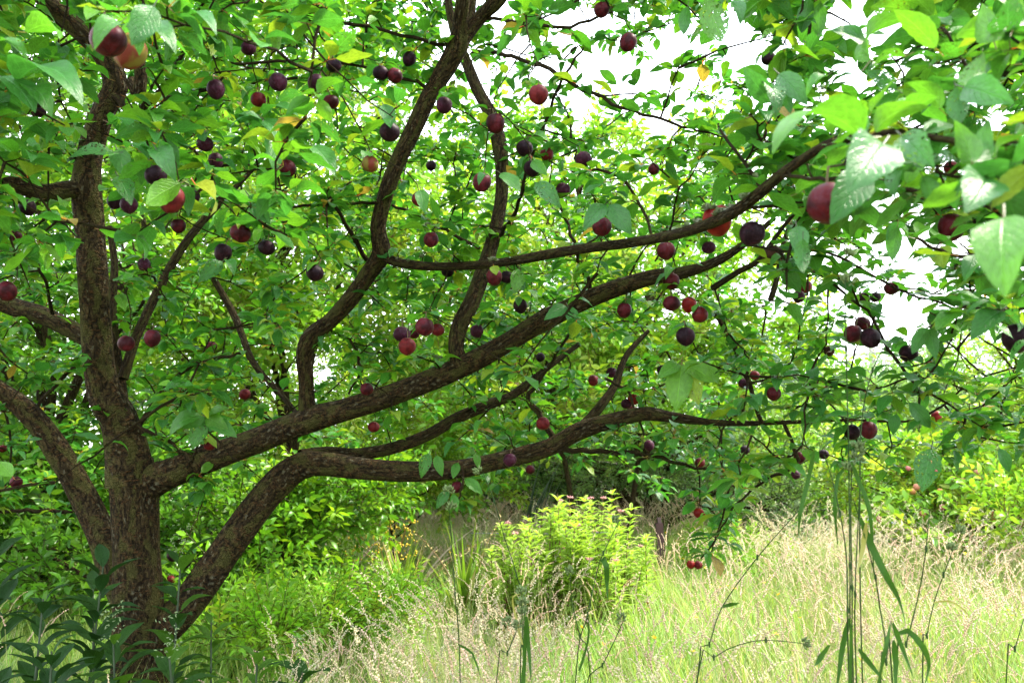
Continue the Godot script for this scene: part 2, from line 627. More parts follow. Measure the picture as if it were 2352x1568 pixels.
func build_tree() -> void:
	plum_tree = thing("plum_tree", "old spreading plum tree with dark lenticelled trunk and heavy low limbs laden with ripening plums", "tree", ground_at(330, 3.8))
	var inv := Transform3D(Basis(), -plum_tree.position)
	var big := [
		# name, rough, control points x, y, depth, width
		["trunk", 0.05, [322, 1700, 3.8, 190, 322, 1600, 3.8, 142, 319, 1500, 3.8, 124, 316, 1400, 3.8, 118, 312, 1300, 3.8, 110, 310, 1200, 3.8, 108, 306, 1120, 3.8, 112, 298, 1060, 3.8, 104]],
		["leader", 0.05, [302, 1110, 3.8, 118, 290, 1030, 3.8, 100, 272, 965, 3.79, 88, 245, 915, 3.78, 80, 230, 860, 3.77, 74, 221, 780, 3.76, 70, 213, 650, 3.72, 69, 206, 520, 3.7, 68, 198, 430, 3.66, 70, 207, 350, 3.64, 58, 235, 260, 3.6, 54, 264, 195, 3.58, 56, 232, 120, 3.55, 52, 160, 50, 3.5, 48, 95, -10, 3.45, 46, 0, -120, 3.4, 40, -80, -260, 3.3, 32, -160, -480, 3.1, 24, -120, -720, 3.0, 14]],
		["limb", 0.05, [310, 1130, 3.8, 84, 345, 1105, 3.8, 88, 400, 1083, 3.79, 76, 500, 1045, 3.77, 68, 600, 1008, 3.72, 65, 700, 968, 3.66, 66, 800, 938, 3.6, 58, 900, 906, 3.55, 56, 1000, 868, 3.5, 55, 1080, 833, 3.45, 54, 1160, 790, 3.38, 50, 1240, 742, 3.3, 52, 1340, 692, 3.2, 47, 1420, 660, 3.12, 44, 1500, 636, 3.05, 40, 1560, 628, 2.98, 31, 1640, 603, 2.88, 25, 1710, 560, 2.78, 18, 1780, 500, 2.7, 12]],
		["limb", 0.05, [712, 985, 3.68, 62, 706, 945, 3.66, 44, 703, 880, 3.64, 38, 699, 812, 3.6, 43, 716, 772, 3.58, 46, 760, 735, 3.55, 40, 805, 685, 3.5, 42, 850, 622, 3.45, 44, 876, 580, 3.4, 48, 868, 525, 3.37, 40, 882, 460, 3.34, 39, 908, 385, 3.3, 41, 948, 300, 3.26, 43, 985, 220, 3.22, 43, 1030, 145, 3.17, 50, 1054, 95, 3.13, 54, 1058, 45, 3.1, 38, 1064, -10, 3.05, 36, 1080, -140, 3.0, 30, 980, -320, 2.9, 24, 820, -480, 2.8, 18, 640, -620, 2.8, 12]],
		["limb", 0.04, [1056, 100, 3.13, 40, 1086, 60, 3.12, 34, 1112, 30, 3.1, 34, 1145, -5, 3.05, 42, 1200, -90, 3.0, 34]],
		["limb", 0.04, [1062, 80, 3.13, 26, 1078, 40, 3.14, 26, 1085, -20, 3.14, 24, 1090, -120, 3.1, 20]],
		["limb", 0.06, [868, 572, 3.4, 30, 890, 594, 3.38, 26, 930, 606, 3.35, 23, 1000, 612, 3.28, 22, 1100, 608, 3.16, 22, 1180, 598, 3.04, 23, 1260, 584, 2.88, 26, 1340, 571, 2.7, 25, 1430, 560, 2.5, 25, 1520, 545, 2.28, 26, 1600, 524, 2.06, 28, 1680, 490, 1.88, 31, 1740, 448, 1.77, 30, 1790, 405, 1.68, 27, 1850, 362, 1.6, 24, 1920, 322, 1.53, 21, 1990, 306, 1.47, 18, 2090, 300, 1.42, 13]],
		["limb", 0.05, [1062, 845, 3.46, 56, 1047, 805, 3.48, 40, 1054, 752, 3.5, 42, 1084, 692, 3.53, 43, 1104, 640, 3.57, 42, 1124, 580, 3.62, 37, 1140, 520, 3.66, 34, 1152, 450, 3.7, 32, 1153, 390, 3.74, 34, 1148, 335, 3.76, 38, 1130, 270, 3.8, 35, 1096, 205, 3.85, 30, 1072, 145, 3.9, 28, 1040, 60, 3.95, 22, 1020, -60, 4.0, 16]],
		["limb", 0.05, [340, 1470, 3.82, 90, 385, 1430, 3.83, 92, 430, 1388, 3.85, 84, 500, 1290, 3.86, 80, 570, 1192, 3.86, 78, 636, 1112, 3.84, 76, 690, 1070, 3.82, 70, 745, 1066, 3.8, 60, 830, 1076, 3.76, 55, 950, 1082, 3.7, 52, 1060, 1076, 3.66, 46, 1160, 1055, 3.62, 44, 1260, 1028, 3.58, 45, 1330, 990, 3.55, 45, 1400, 968, 3.5, 40, 1480, 950, 3.46, 36, 1545, 958, 3.42, 28, 1640, 970, 3.38, 16, 1720, 972, 3.34, 14, 1800, 970, 3.3, 11, 1940, 965, 3.2, 7, 2080, 968, 3.1, 6, 2130, 955, 3.05, 4]],
		["limb", 0.04, [690, 1050, 3.9, 40, 750, 1040, 3.98, 34, 820, 1043, 4.05, 31, 900, 1030, 4.1, 31, 980, 1000, 4.16, 30, 1050, 960, 4.22, 30, 1120, 930, 4.28, 27, 1180, 905, 4.34, 22, 1250, 850, 4.4, 16, 1330, 790, 4.5, 12]],
		["limb", 0.04, [1325, 990, 3.56, 30, 1355, 962, 3.58, 26, 1385, 925, 3.6, 24, 1412, 885, 3.64, 20, 1440, 815, 3.7, 15, 1490, 760, 3.75, 10]],
		["limb", 0.05, [205, 440, 3.66, 50, 160, 435, 3.62, 46, 100, 443, 3.55, 45, 40, 425, 3.48, 42, -30, 410, 3.4, 40, -160, 380, 3.3, 34, -300, 330, 3.2, 26]],
		["limb", 0.05, [225, 790, 3.86, 44, 180, 765, 3.9, 46, 100, 726, 3.92, 46, 30, 705, 3.93, 48, -60, 670, 3.9, 44, -250, 600, 3.85, 34]],
		["limb", 0.05, [330, 1480, 3.95, 80, 270, 1330, 4.0, 76, 232, 1230, 4.05, 70, 190, 1140, 4.1, 66, 140, 1050, 4.1, 62, 78, 962, 4.08, 56, 10, 905, 4.05, 48, -90, 850, 4.0, 40, -280, 790, 3.9, 30]],
		["limb", 0.05, [288, 1010, 3.92, 40, 275, 900, 3.98, 34, 262, 800, 4.02, 30, 256, 700, 4.05, 24, 262, 610, 4.1, 18, 250, 520, 4.15, 14]],
		["limb", 0.04, [282, 870, 3.95, 26, 310, 780, 4.02, 24, 345, 702, 4.1, 23, 395, 605, 4.16, 22, 442, 535, 4.2, 20, 500, 470, 4.25, 18, 560, 410, 4.3, 12, 640, 320, 4.4, 8]],
		["limb", 0.05, [300, 185, 3.56, 26, 318, 215, 3.52, 30, 322, 170, 3.5, 30, 318, 120, 3.48, 26, 330, 40, 3.45, 22, 350, -80, 3.4, 18, 380, -300, 3.3, 14, 360, -560, 3.2, 9]],
		["limb", 0.04, [1640, 660, 3.1, 16, 1700, 622, 3.0, 15, 1745, 596, 2.95, 14, 1800, 520, 2.9, 10, 1870, 440, 2.8, 7]],
		["limb", 0.04, [1770, 690, 4.2, 15, 1785, 640, 4.2, 14, 1800, 560, 4.25, 12, 1830, 470, 4.3, 9]],
		["limb", 0.04, [490, 640, 4.6, 16, 540, 730, 4.6, 18, 580, 830, 4.5, 16, 640, 900, 4.4, 14, 690, 960, 4.2, 12]],
	]
	for e in big:
		var ctrl := limb_ctrl(e[2])
		for q in ctrl:
			q[1] *= 0.91 if e[0] == "limb" else 0.95
		var path := smooth(ctrl, 0.035)
		var mb := MB.new()
		var sides := 28 if e[0] == "trunk" else 20
		tube(mb, path, sides, e[1])
		var wood := part(e[0], mb.mesh(), bark, plum_tree, inv)
		if path.size() > 30:                          # broken spurs and snags
			for k in path.size() / 14:
				var at_i := rng.randi_range(6, path.size() - 4)
				var p0: Vector3 = path[at_i][0]
				var dv := Vector3(rf(-1, 1), rf(-0.2, 1), rf(-0.6, 1)).normalized()
				var ln := float(path[at_i][1]) + rf(0.01, 0.05)
				var sm := MB.new()
				tube(sm, [[p0 + dv * float(path[at_i][1]) * 0.6, 0.009], [p0 + dv * ln * 0.85 + Vector3(rf(-1, 1), rf(-1, 1), 0) * 0.005, 0.006], [p0 + dv * ln * 1.1, 0.003]], 6, 0.15)
				part("snag", sm.mesh(), bark, wood, inv)
		for i in range(0, path.size(), 2):
			var p: Vector3 = path[i][0]
			add_node(p)
			var s := seen_at(p)
			keep_open(s.x, s.y, s.z - float(path[i][1]), float(path[i][1]) / s.z * FOCAL)
	# twigs one can follow with the eye
	var thin := [
		[1085, 118, 3.15, 10, 1160, 125, 3.1, 10, 1260, 160, 3.0, 10, 1340, 205, 2.95, 9, 1430, 245, 2.9, 8, 1520, 275, 2.85, 7, 1600, 300, 2.8, 5],
		[1120, 42, 3.1, 9, 1200, 50, 3.05, 8, 1290, 62, 3.0, 8, 1400, 30, 2.95, 6, 1470, -5, 2.9, 5],
		[1340, 110, 3.0, 4, 1320, 135, 3.0, 6, 1282, 205, 3.05, 7, 1245, 300, 3.1, 8, 1212, 385, 3.15, 8, 1190, 470, 3.3, 9, 1150, 540, 3.6, 10],
		[640, 472, 3.3, 5, 740, 470, 3.3, 6, 868, 464, 3.32, 7],
		[545, 52, 3.0, 5, 640, 46, 3.0, 6, 750, 48, 3.0, 7, 850, 60, 3.05, 8, 1040, 110, 3.15, 9],
		[540, 146, 3.2, 6, 640, 142, 3.2, 7, 745, 140, 3.2, 7, 900, 170, 3.2, 8, 990, 205, 3.22, 9],
		[370, 235, 3.5, 14, 430, 215, 3.4, 11, 520, 200, 3.35, 8, 600, 187, 3.3, 8, 720, 178, 3.3, 6],
		[330, 245, 3.5, 18, 375, 200, 3.4, 14, 400, 160, 3.35, 12, 425, 110, 3.3, 9],
		[260, 220, 3.55, 16, 310, 280, 3.5, 14, 370, 330, 3.45, 12, 430, 370, 3.4, 10, 500, 385, 3.35, 8, 560, 370, 3.3, 6],
		[1650, 285, 2.0, 6, 1690, 345, 1.9, 7, 1740, 410, 1.82, 10, 1752, 430, 1.78, 12],
		[1690, 483, 1.9, 8, 1770, 478, 1.95, 7, 1850, 483, 2.0, 6, 1930, 500, 2.0, 5],
		[1270, 1015, 3.6, 16, 1248, 965, 3.6, 14, 1212, 918, 3.6, 12, 1240, 880, 3.6, 9, 1280, 810, 3.62, 7, 1325, 740, 3.65, 5],
		[1285, 1035, 3.55, 13, 1400, 1038, 3.5, 11, 1500, 1048, 3.46, 10, 1560, 1065, 3.42, 8, 1640, 1082, 3.4, 5, 1720, 1090, 3.35, 4],
		[1800, 970, 3.3, 9, 1815, 1010, 3.3, 9, 1835, 1055, 3.3, 10, 1800, 1085, 3.3, 8, 1745, 1110, 3.3, 6, 1690, 1160, 3.3, 5, 1650, 1230, 3.3, 4, 1610, 1282, 3.32, 3],
		[1600, 1060, 3.4, 4, 1606, 1110, 3.38, 4, 1607, 1160, 3.38, 3],
		[1960, 690, 2.6, 6, 1995, 715, 2.55, 7, 2040, 800, 2.5, 7, 2085, 855, 2.45, 7, 2108, 910, 2.42, 6, 2120, 955, 2.4, 5],
		[1745, 590, 2.95, 9, 1830, 610, 2.85, 8, 1900, 640, 2.75, 7, 1960, 690, 2.6, 6],
		[1850, 560, 2.8, 6, 1950, 600, 2.7, 6, 2060, 660, 2.6, 6, 2160, 700, 2.55, 5, 2230, 720, 2.5, 4],
		[1640, 720, 3.3, 12, 1690, 800, 3.3, 12, 1720, 880, 3.3, 11, 1750, 970, 3.32, 10],
		[1480, 1000, 3.45, 5, 1440, 900, 3.5, 6, 1390, 870, 3.5, 8],
		[310, 985, 3.75, 12, 400, 870, 3.7, 11, 470, 830, 3.65, 9, 560, 812, 3.6, 6],
		[300, 970, 3.74, 10, 380, 1010, 3.7, 9, 440, 1060, 3.65, 7],
		[60, 560, 3.5, 5, 100, 640, 3.6, 7, 120, 720, 3.8, 9],
		[0, 1175, 4.2, 8, 80, 1172, 4.2, 9, 170, 1175, 4.15, 10],
		[60, 960, 4.1, 8, 140, 870, 4.2, 9, 260, 780, 4.2, 9, 330, 690, 4.2, 7],
		[800, 905, 3.62, 5, 830, 850, 3.6, 7, 800, 780, 3.6, 6, 760, 760, 3.58, 6],
		[1360, 690, 3.2, 12, 1350, 640, 3.18, 9, 1322, 575, 2.95, 8, 1300, 500, 3.0, 7, 1260, 430, 3.0, 5],
		[1500, 552, 2.34, 6, 1480, 480, 2.4, 7, 1420, 400, 2.45, 7, 1360, 390, 2.5, 6],
		[900, 470, 3.35, 7, 1010, 520, 3.3, 7, 1100, 570, 3.2, 8],
		[600, 430, 3.2, 4, 700, 420, 3.2, 6, 760, 460, 3.25, 8, 820, 560, 3.4, 11, 850, 600, 3.45, 12],
		[1505, 600, 3.05, 4, 1540, 530, 3.0, 5, 1560, 430, 2.95, 5],
		[2000, 780, 2.5, 4, 2010, 720, 2.55, 5, 1985, 690, 2.6, 6],
		[430, 1075, 3.7, 5, 455, 1020, 3.4, 5, 470, 965, 3.2, 5],
		[1180, 596, 3.14, 5, 1190, 612, 3.05, 4, 1195, 630, 3.0, 3],
		[1060, 1075, 3.62, 6, 1062, 1110, 3.55, 5, 1050, 1150, 3.5, 4],
	]
	for flat in thin:
		var path := smooth(limb_ctrl(flat), 0.04)
		for i in range(1, path.size() - 1):
			path[i][0] += Vector3(rf(-1, 1), rf(-1, 1), rf(-1, 1)) * 0.006
		var mb := MB.new()
		tube(mb, path, 8, 0.12, Color(1.25, 1.2, 1.15))
		part("twig", mb.mesh(), bark, plum_tree, inv)
		for q in path:
			add_node(q[0])
		spurs(path, 0.065, 0.25, 0.078, leaves, twig_mb)
	# finer twigs fill the crown
	var targets := []
	var tries := 0
	while targets.size() < 1600 and tries < 12000:
		tries += 1
		var px := rf(-330, 2650)
		var py := rf(-420, 1290)
		if py > along_table(LOWEST, px):
			continue
		var d := 0.0
		var t := rng.randf()
		if px < 760 and py < 560:
			d = rf(1.75, 2.6) if t < 0.26 else rf(2.5, 5.2)
		elif px > 1700 and py < 760:
			d = rf(1.75, 2.5) if t < 0.3 else rf(2.2, 4.2)
		elif px > 1700:
			d = rf(2.3, 3.6)
			if t > 0.75:
				continue
		else:
			d = rf(2.5, 3.4) if t < 0.18 else rf(3.3, 5.4)
		if px > 1150 and px < 2000 and py < 330 and rng.randf() < 0.02:
			continue
		if px > 1850 and py > 560 and rng.randf() < 0.2:
			continue
		if px > 700 and px < 1560 and py > 620 and d < 3.2 and rng.randf() < 0.75:
			continue
		if cleared(px, py, 0.78):
			continue
		var p := at(px, py, d)
		if p.y < 0.7 or shut_out(p):
			continue
		targets.append([p, 0.0])
	for k in 260:                                    # the crown goes on above and beside the frame
		var q := at(rf(-700, 900), rf(-900, -120), rf(2.2, 4.6))
		targets.append([q, 0.0])
	for t in targets:
		var i := nearest(t[0])
		t[1] = nodes[i].distance_to(t[0]) if i >= 0 else 9.0
	targets.sort_custom(func(a, b): return a[1] < b[1])
	for t in targets:
		var i := nearest(t[0])
		if i < 0:
			continue
		var a := nodes[i]
		var b: Vector3 = t[0]
		var ln := a.distance_to(b)
		if ln > 1.1 or ln < 0.05:
			if ln > 1.1:
				continue
			b = a + (b - a).normalized() * 0.12
			ln = 0.12
		var path := twig_path(a, b, clampf(0.0024 + ln * 0.0085, 0.003, 0.010), 0.0018, 0.09)
		tube(twig_mb, path, 5, 0.0, Color(1.3, 1.2, 1.1), false)
		for q in path.slice(1):
			add_node(q[0])
		spurs(path, 0.050, 0.15, 0.078, leaves, twig_mb)
	print("leaves ", leaves.size(), " twig triangles ", twig_mb.ix.size() / 3)

func finish_tree() -> void:
	var inv := Transform3D(Basis(), -plum_tree.position)
	var o := part("fine_twigs", twig_mb.mesh(), bark, plum_tree, inv)
	o.set_meta("kind", "stuff")
	place_leaves(leaves, plum_tree, 300)
	# lichen rosettes and moss sitting on the upper sides of the old wood
	var frond := MB.new()
	for k in 7:
		var an := k * 0.9 + rf(-0.2, 0.2)
		var l := leaf_shape(-rf(0.2, 1.2), 0.4, 0.7, 0.4, 3, 2, 0.0, Color.WHITE, 1.3)
		frond.add(l, Transform3D(Basis(Vector3.UP, an) * Basis(Vector3.RIGHT, -rf(0.2, 1.1)), Vector3.ZERO).scaled_local(Vector3.ONE * rf(0.7, 1.1)), Color.WHITE)
	var xfs := []
	var cols := PackedColorArray()
	var where := [[900, 598, 3.37, 1730, 440, 1.8, 190, 14.0], [640, 985, 3.7, 1300, 700, 3.22, 50, 26.0], [0, 395, 3.45, 190, 400, 3.64, 70, 20.0], [705, 770, 3.58, 860, 600, 3.42, 60, 20.0], [1240, 1010, 3.56, 1290, 1000, 3.54, 26, 20.0], [230, 250, 3.58, 260, 190, 3.55, 30, 24.0], [310, 210, 3.5, 322, 150, 3.48, 24, 12.0], [1040, 800, 3.44, 1090, 660, 3.5, 24, 18.0], [1100, 930, 4.2, 1180, 900, 4.3, 26, 14.0]]
	for w in where:
		for k in int(w[6]):
			var p := at(w[0], w[1], w[2]).lerp(at(w[3], w[4], w[5]), rng.randf())
			var i := nearest(p, 3)
			if i < 0 or nodes[i].distance_to(p) > 0.12:
				continue
			var up := Vector3(rf(-0.7, 0.7), 1, rf(-0.2, 0.9)).normalized()
			var r: float = w[7] * 0.5 / FOCAL * w[2]
			xfs.append(Transform3D(leaf_basis(up.cross(Vector3(rf(-1, 1), rf(-1, 1), rf(-1, 1))), up, rf(0.006, 0.017)), nodes[i] + up * r * 1.0 - plum_tree.position))
			cols.append([Color(0.10, 0.14, 0.06), Color(0.15, 0.17, 0.11), Color(0.06, 0.09, 0.02)][rng.randi() % 3])
	scatter("lichen", frond.mesh(), plain("lichen", 1, 1, 1, 0.95), xfs, cols, plum_tree)

# ---------------------------------------------------------------- plums
# x, y, width in sight lines, skin (0 blackish, 1 purple, 2 dark red, 3 red, 4 bright red, 5 rose and yellow, 6 withered), what it looks like
const PLUMS := [
	[248, 90, 82, 2, "large dark red plum pressed against a paler rose-yellow plum below the uppermost bare bough"],
	[297, 118, 76, 5, "large unripe rose and yellow plum hanging beside a dark red one under broad leaves"],
	[570, 110, 36, 1, "shaded dark plum under the horizontal twig high between the upright stem and the forked branch"],
	[495, 205, 42, 1, "purple plum half hidden by leaves at the twig running off the cut stub"],
	[638, 188, 42, 1, "purple plum on the level twig, just above a red heart-shaped plum"],
	[593, 228, 35, 3, "red heart-shaped plum hanging just under the level twig of purple plums"],
	[727, 190, 42, 1, "purple plum at the end of the level twig, above a red grooved plum"],
	[760, 233, 36, 2, "dark red grooved plum touching a bent twig below the purple one"],
	[766, 150, 36, 0, "blackish plum behind the twig that runs straight towards the forked branch"],
	[874, 167, 36, 0, "narrow blackish plum hanging in front of a stub beside a redder plum"],
	[907, 173, 36, 2, "dark red plum crossed by a grey stub beside the forked branch"],
	[940, 135, 32, 0, "small blackish plum highest of the three near the forked branch"],
	[1020, 241, 36, 1, "purple plum peeping out behind the slanting forked branch"],
	[895, 302, 48, 0, "very dark grooved plum under a drooping leaf beside the slanting forked branch"],
	[1237, 217, 46, 3, "round red plum pricked by a thorny twig against the white sky"],
	[1138, 282, 42, 2, "deeply grooved red plum in front of the short riser's bend"],
	[850, 376, 39, 5, "rosy plum lit pink, next to the slanting branch where a thin twig meets it"],
	[990, 380, 24, 0, "small dark plum by the gap of white sky beyond the slanting branch"],
	[1107, 418, 42, 2, "dark red plum with a leaf over its shoulder below the ringed riser"],
	[1205, 340, 40, 0, "blackish plum split by the straight thorny twig that crosses it"],
	[1222, 386, 38, 0, "dark plum half covered by a light green leaf below the straight twig"],
	[1256, 354, 32, 3, "small red plum showing only its top over a light leaf"],
	[1340, 365, 36, 1, "dark plum at the edge of a shaded leaf tangle near the bright sky"],
	[1502, 388, 27, 2, "small dark red plum half behind a leaf along the curving twig"],
	[1293, 436, 34, 1, "purple-pink plum among pale leaves over the lichened long branch"],
	[1443, 97, 40, 2, "wet dark red plum with a leaf across it high against the white sky"],
	[1382, 22, 36, 2, "dark red plum under the crossing twigs at the top of the sky gap"],
	[1765, 133, 32, 0, "lone dark plum at the tip of a hanging twig in the white sky"],
	[965, 456, 40, 3, "red and mauve plum mostly hidden by one hanging leaf beside the slanting branch"],
	[357, 402, 50, 0, "dusky plum behind two drooping leaves near the upright stem"],
	[393, 457, 60, 3, "big red plum whose upper half is covered by one light green leaf"],
	[295, 470, 40, 1, "purple plum beside its darker twin close to the upright stem"],
	[263, 462, 36, 0, "dark twin of the purple plum, nearer the upright stem"],
	[443, 452, 30, 1, "mauve plum with a bright rim just past the big half-covered red plum"],
	[660, 386, 40, 2, "dark red plum pointing out below a torn leaf"],
	[470, 330, 38, 1, "dark plum behind crossing twigs under drooping leaves"],
	[495, 368, 34, 1, "dusky plum resting over the curved twig"],
	[552, 535, 47, 2, "round dark red plum with dusty bloom hanging free in the middle of leaves"],
	[409, 518, 33, 2, "dark red plum touching a thin grey twig above the diagonal limb"],
	[512, 580, 40, 0, "dark plum with a leaf lying over its top beside the diagonal limb"],
	[612, 568, 38, 0, "blackish heart-shaped plum with a small leaf on it"],
	[330, 608, 30, 1, "small dark plum between the upright stem and the diagonal limb"],
	[723, 626, 42, 0, "dark plum tucked beneath a broad leaf near the kinked branch"],
	[990, 550, 35, 2, "dark red plum on a twig standing above the lichened long branch"],
	[35, 543, 28, 2, "brownish red plum hanging before bright leaves at the picture's edge beneath the side limb"],
	[14, 668, 46, 2, "dark red plum sitting on the sloping side limb at the picture's edge"],
	[62, 476, 38, 0, "dark plum hanging close below the level side limb"],
	[289, 788, 38, 2, "dull red plum hanging against the shaded second stem"],
	[349, 776, 38, 2, "dark red plum in leaf shade a little beyond the second stem"],
	[975, 750, 43, 2, "largest plum of the cluster on a long straight stalk beside the short riser"],
	[923, 767, 40, 1, "bluish purple plum of the cluster beside the short riser"],
	[935, 795, 41, 3, "red lowest plum of the cluster beside the short riser"],
	[1005, 757, 32, 3, "red plum of the cluster, closest to the short riser"],
	[951, 765, 26, 2, "plum mostly hidden between the others of the cluster"],
	[1095, 760, 31, 1, "lone purple plum just past the short riser above the heavy limb"],
	[1195, 702, 32, 0, "dark plum crossed by a twig over the heavy rising limb"],
	[1135, 636, 36, 2, "dark plum behind the short riser under the lichened long branch"],
	[1164, 636, 32, 0, "blackish plum partly behind a bright hanging leaf"],
	[1028, 622, 30, 0, "dark plum just beneath the lichened long branch"],
	[1434, 712, 33, 2, "dark red grooved plum hanging below the heavy limb's upper end"],
	[1383, 520, 44, 2, "dark red plum between large leaves just above the lichened long branch"],
	[1648, 505, 66, 4, "large bright red plum behind the lichened long branch where it climbs"],
	[1728, 536, 58, 0, "large dark plum in shade beneath the climbing end of the long branch"],
	[1903, 466, 98, 2, "biggest dark red plum, half covered by a smooth pointed leaf"],
	[1530, 575, 42, 2, "wet dark red plum with a grey twig hanging across it"],
	[1542, 645, 40, 2, "dark red plum at the heavy limb's end with a leaf at its side"],
	[1543, 696, 40, 2, "dark red plum with a leaf across its lower half beneath the heavy limb's end"],
	[1583, 699, 34, 4, "bright red plum, upper one of the touching pair beyond the heavy limb"],
	[1608, 722, 38, 3, "red plum, lower one of the touching pair beyond the heavy limb"],
	[1575, 772, 44, 0, "dark plum hanging lowest under the touching red pair"],
	[1628, 568, 32, 1, "violet plum with bloom seen below the bright red large plum"],
	[1776, 586, 46, 6, "brown-marked plum with a scarred leaf hanging in front of it"],
	[2187, 520, 60, 2, "large grooved wine-red plum against the white sky with a leaf before it"],
	[2186, 385, 34, 3, "red plum deep among the big blurred leaves"],
	[2275, 365, 56, 0, "dark plum mostly hidden behind a heart-shaped pair of leaves"],
	[1960, 766, 41, 2, "glossy plum with a red cheek, first of the wet pair against the sky"],
	[2000, 776, 44, 0, "dark wet plum behind the drooping twig, beside the one with a red cheek"],
	[1982, 742, 34, 2, "plum behind a leaf just above the wet pair"],
	[2088, 811, 42, 0, "nearly black plum beneath hanging torn leaves"],
	[2048, 662, 33, 2, "dark red plum hanging under the far twig before the sky"],
	[1983, 686, 30, 1, "dark plum tucked under two leaves before the sky"],
	[2011, 682, 26, 0, "small blackish plum beside the one tucked under two leaves"],
	[1851, 658, 28, 3, "red plum behind the tip of a straight bare twig"],
	[1835, 681, 29, 1, "dark plum touching the red one at the bare twig's tip"],
	[2337, 776, 64, 0, "big dark plum cut by the picture's edge beneath star-shaped leaves"],
	[1905, 806, 25, 6, "small withered brown plum at a twig's end"],
	[1958, 992, 37, 0, "dark plum of the pair under the level outer twig, behind tall grass"],
	[1996, 987, 38, 2, "wine-red plum of the pair under the level outer twig with a water drop"],
	[2152, 957, 25, 4, "small bright red plum behind leaves near the level twig's tip"],
	[1778, 904, 32, 2, "dark red plum between two round leaves beyond the lichened hanging twig"],
	[1709, 880, 26, 1, "small violet plum against the lichened hanging twig"],
	[1734, 862, 24, 3, "small red plum just above the violet one on the hanging twig"],
	[1523, 851, 28, 0, "dark plum beside bright floating leaves below the heavy limb"],
	[1455, 917, 26, 4, "bright red plum on top of the cluster over the low limb"],
	[1439, 927, 26, 1, "dusky plum behind the bright red one over the low limb"],
	[1452, 943, 24, 2, "plum resting on the low limb under the bright red one"],
	[1247, 972, 31, 3, "red plum beside the thin riser over the low limb's fork"],
	[1205, 888, 22, 3, "small pecked red and black plum among thin twigs"],
	[1241, 820, 22, 0, "small dark plum beneath the heavy limb on a thin twig"],
	[1405, 855, 25, 1, "small dark plum behind leaves at the end of the grey twig"],
	[1363, 873, 24, 3, "small red plum half hidden by a leaf under the grey twig"],
	[858, 980, 28, 3, "red two-lobed plum below the heavy limb"],
	[842, 893, 30, 2, "dark red plum behind a leaf just above the heavy limb"],
	[481, 1020, 29, 3, "wet red plum touching the heavy limb beneath pale leaves"],
	[1171, 1056, 31, 1, "violet plum with pale bloom in front of the low limb"],
	[1218, 1078, 22, 2, "small dark plum with a leaf before it under the low limb"],
	[1050, 1118, 28, 2, "dark red plum hanging below the low limb beside pale leaves"],
	[1491, 1023, 24, 1, "small violet plum hanging free under the outer low limb"],
	[1607, 1177, 28, 4, "bright red plum dangling alone over the meadow"],
	[1587, 1296, 19, 4, "red plum of the lowest dangling pair, next to its darker twin"],
	[1604, 1297, 19, 3, "darker twin of the lowest dangling pair over the meadow"],
	[1711, 1033, 22, 0, "small blackish plum on a thin twig under the outer low limb"],
	[1837, 1050, 27, 2, "dark red plum beside the crooked dark twig end"],
	[1828, 1090, 22, 1, "small dark plum just under the crooked twig"],
	[1893, 1043, 23, 0, "dark plum next to the tall grass stalks"],
	[1608, 1062, 24, 3, "red plum half covered by a leaf over the meadow shrub"],
	[395, 1277, 24, 1, "small violet plum between the trunk and the low limb's foot"],
	[426, 1290, 26, 0, "dark plum half hidden close to the low limb's foot"],
	[391, 1332, 20, 3, "small red plum glimpsed in the crotch between the trunk and the low limb"],
	[36, 1107, 27, 2, "dark red plum low down beyond the leaning side limb"],
	[5, 1030, 20, 3, "small pinkish red plum at the picture's edge beyond the leaning side limb"],
	[485, 795, 26, 2, "dull red plum behind a leaf over the arching bare twig"],
	[562, 905, 26, 3, "red plum in light leaves above the heavy limb's first stretch"],
	[87, 252, 34, 0, "dark plum in the deep leaf shade high up near the picture's edge"],
]

func plum_shape(groove: float, tall: float, sd: int) -> MB:
	var mb := MB.new()
	var nu := 22
	var nv := 14
	for j in nv + 1:
		var th := PI * j / nv
		for i in nu + 1:
			var ph := TAU * (i % nu) / nu
			var g := exp(-pow(wrapf(ph, -PI, PI) / 0.24, 2.0)) * groove * pow(sin(th), 0.7)
			var dimple := 0.16 * exp(-pow(th / 0.38, 2.0))
			var r := 0.5 * (1.0 - g) * (1.0 + 0.025 * sin(ph * 2.0 + sd) + 0.02 * cos(th * 3.0 + sd))
			mb.v.append(Vector3(r * sin(th) * cos(ph), (r * cos(th) - dimple * 0.5 * cos(th)) * tall, r * sin(th) * sin(ph)))
			mb.uv.append(Vector2(float(i) / nu, float(j) / nv))
			mb.c.append(Color.WHITE)
	var s := nu + 1
	for j in nv:
		for i in nu:
			var a := j * s + i
			mb.ix.append_array(PackedInt32Array([a, a + 1, a + s, a + 1, a + s + 1, a + s]))
	finish_normals(mb)
	for j in nv + 1:                                 # close the seam
		var m := (mb.n[j * s] + mb.n[j * s + nu]).normalized()
		mb.n[j * s] = m
		mb.n[j * s + nu] = m
	return mb

func keep_plums_open() -> void:
	for p in PLUMS:
		var d: float = plum_depth(p)
		keep_open(p[0], p[1], d - 0.03, float(p[2]) * 0.48)

func plum_depth(p: Array) -> float:
	if p[2] == 66:
		return 2.0                                   # this one hangs beyond the limb
	var size := 0.050 if p[2] < 40 else 0.054
	return clampf(size * FOCAL / float(p[2]), 1.1, 4.9)

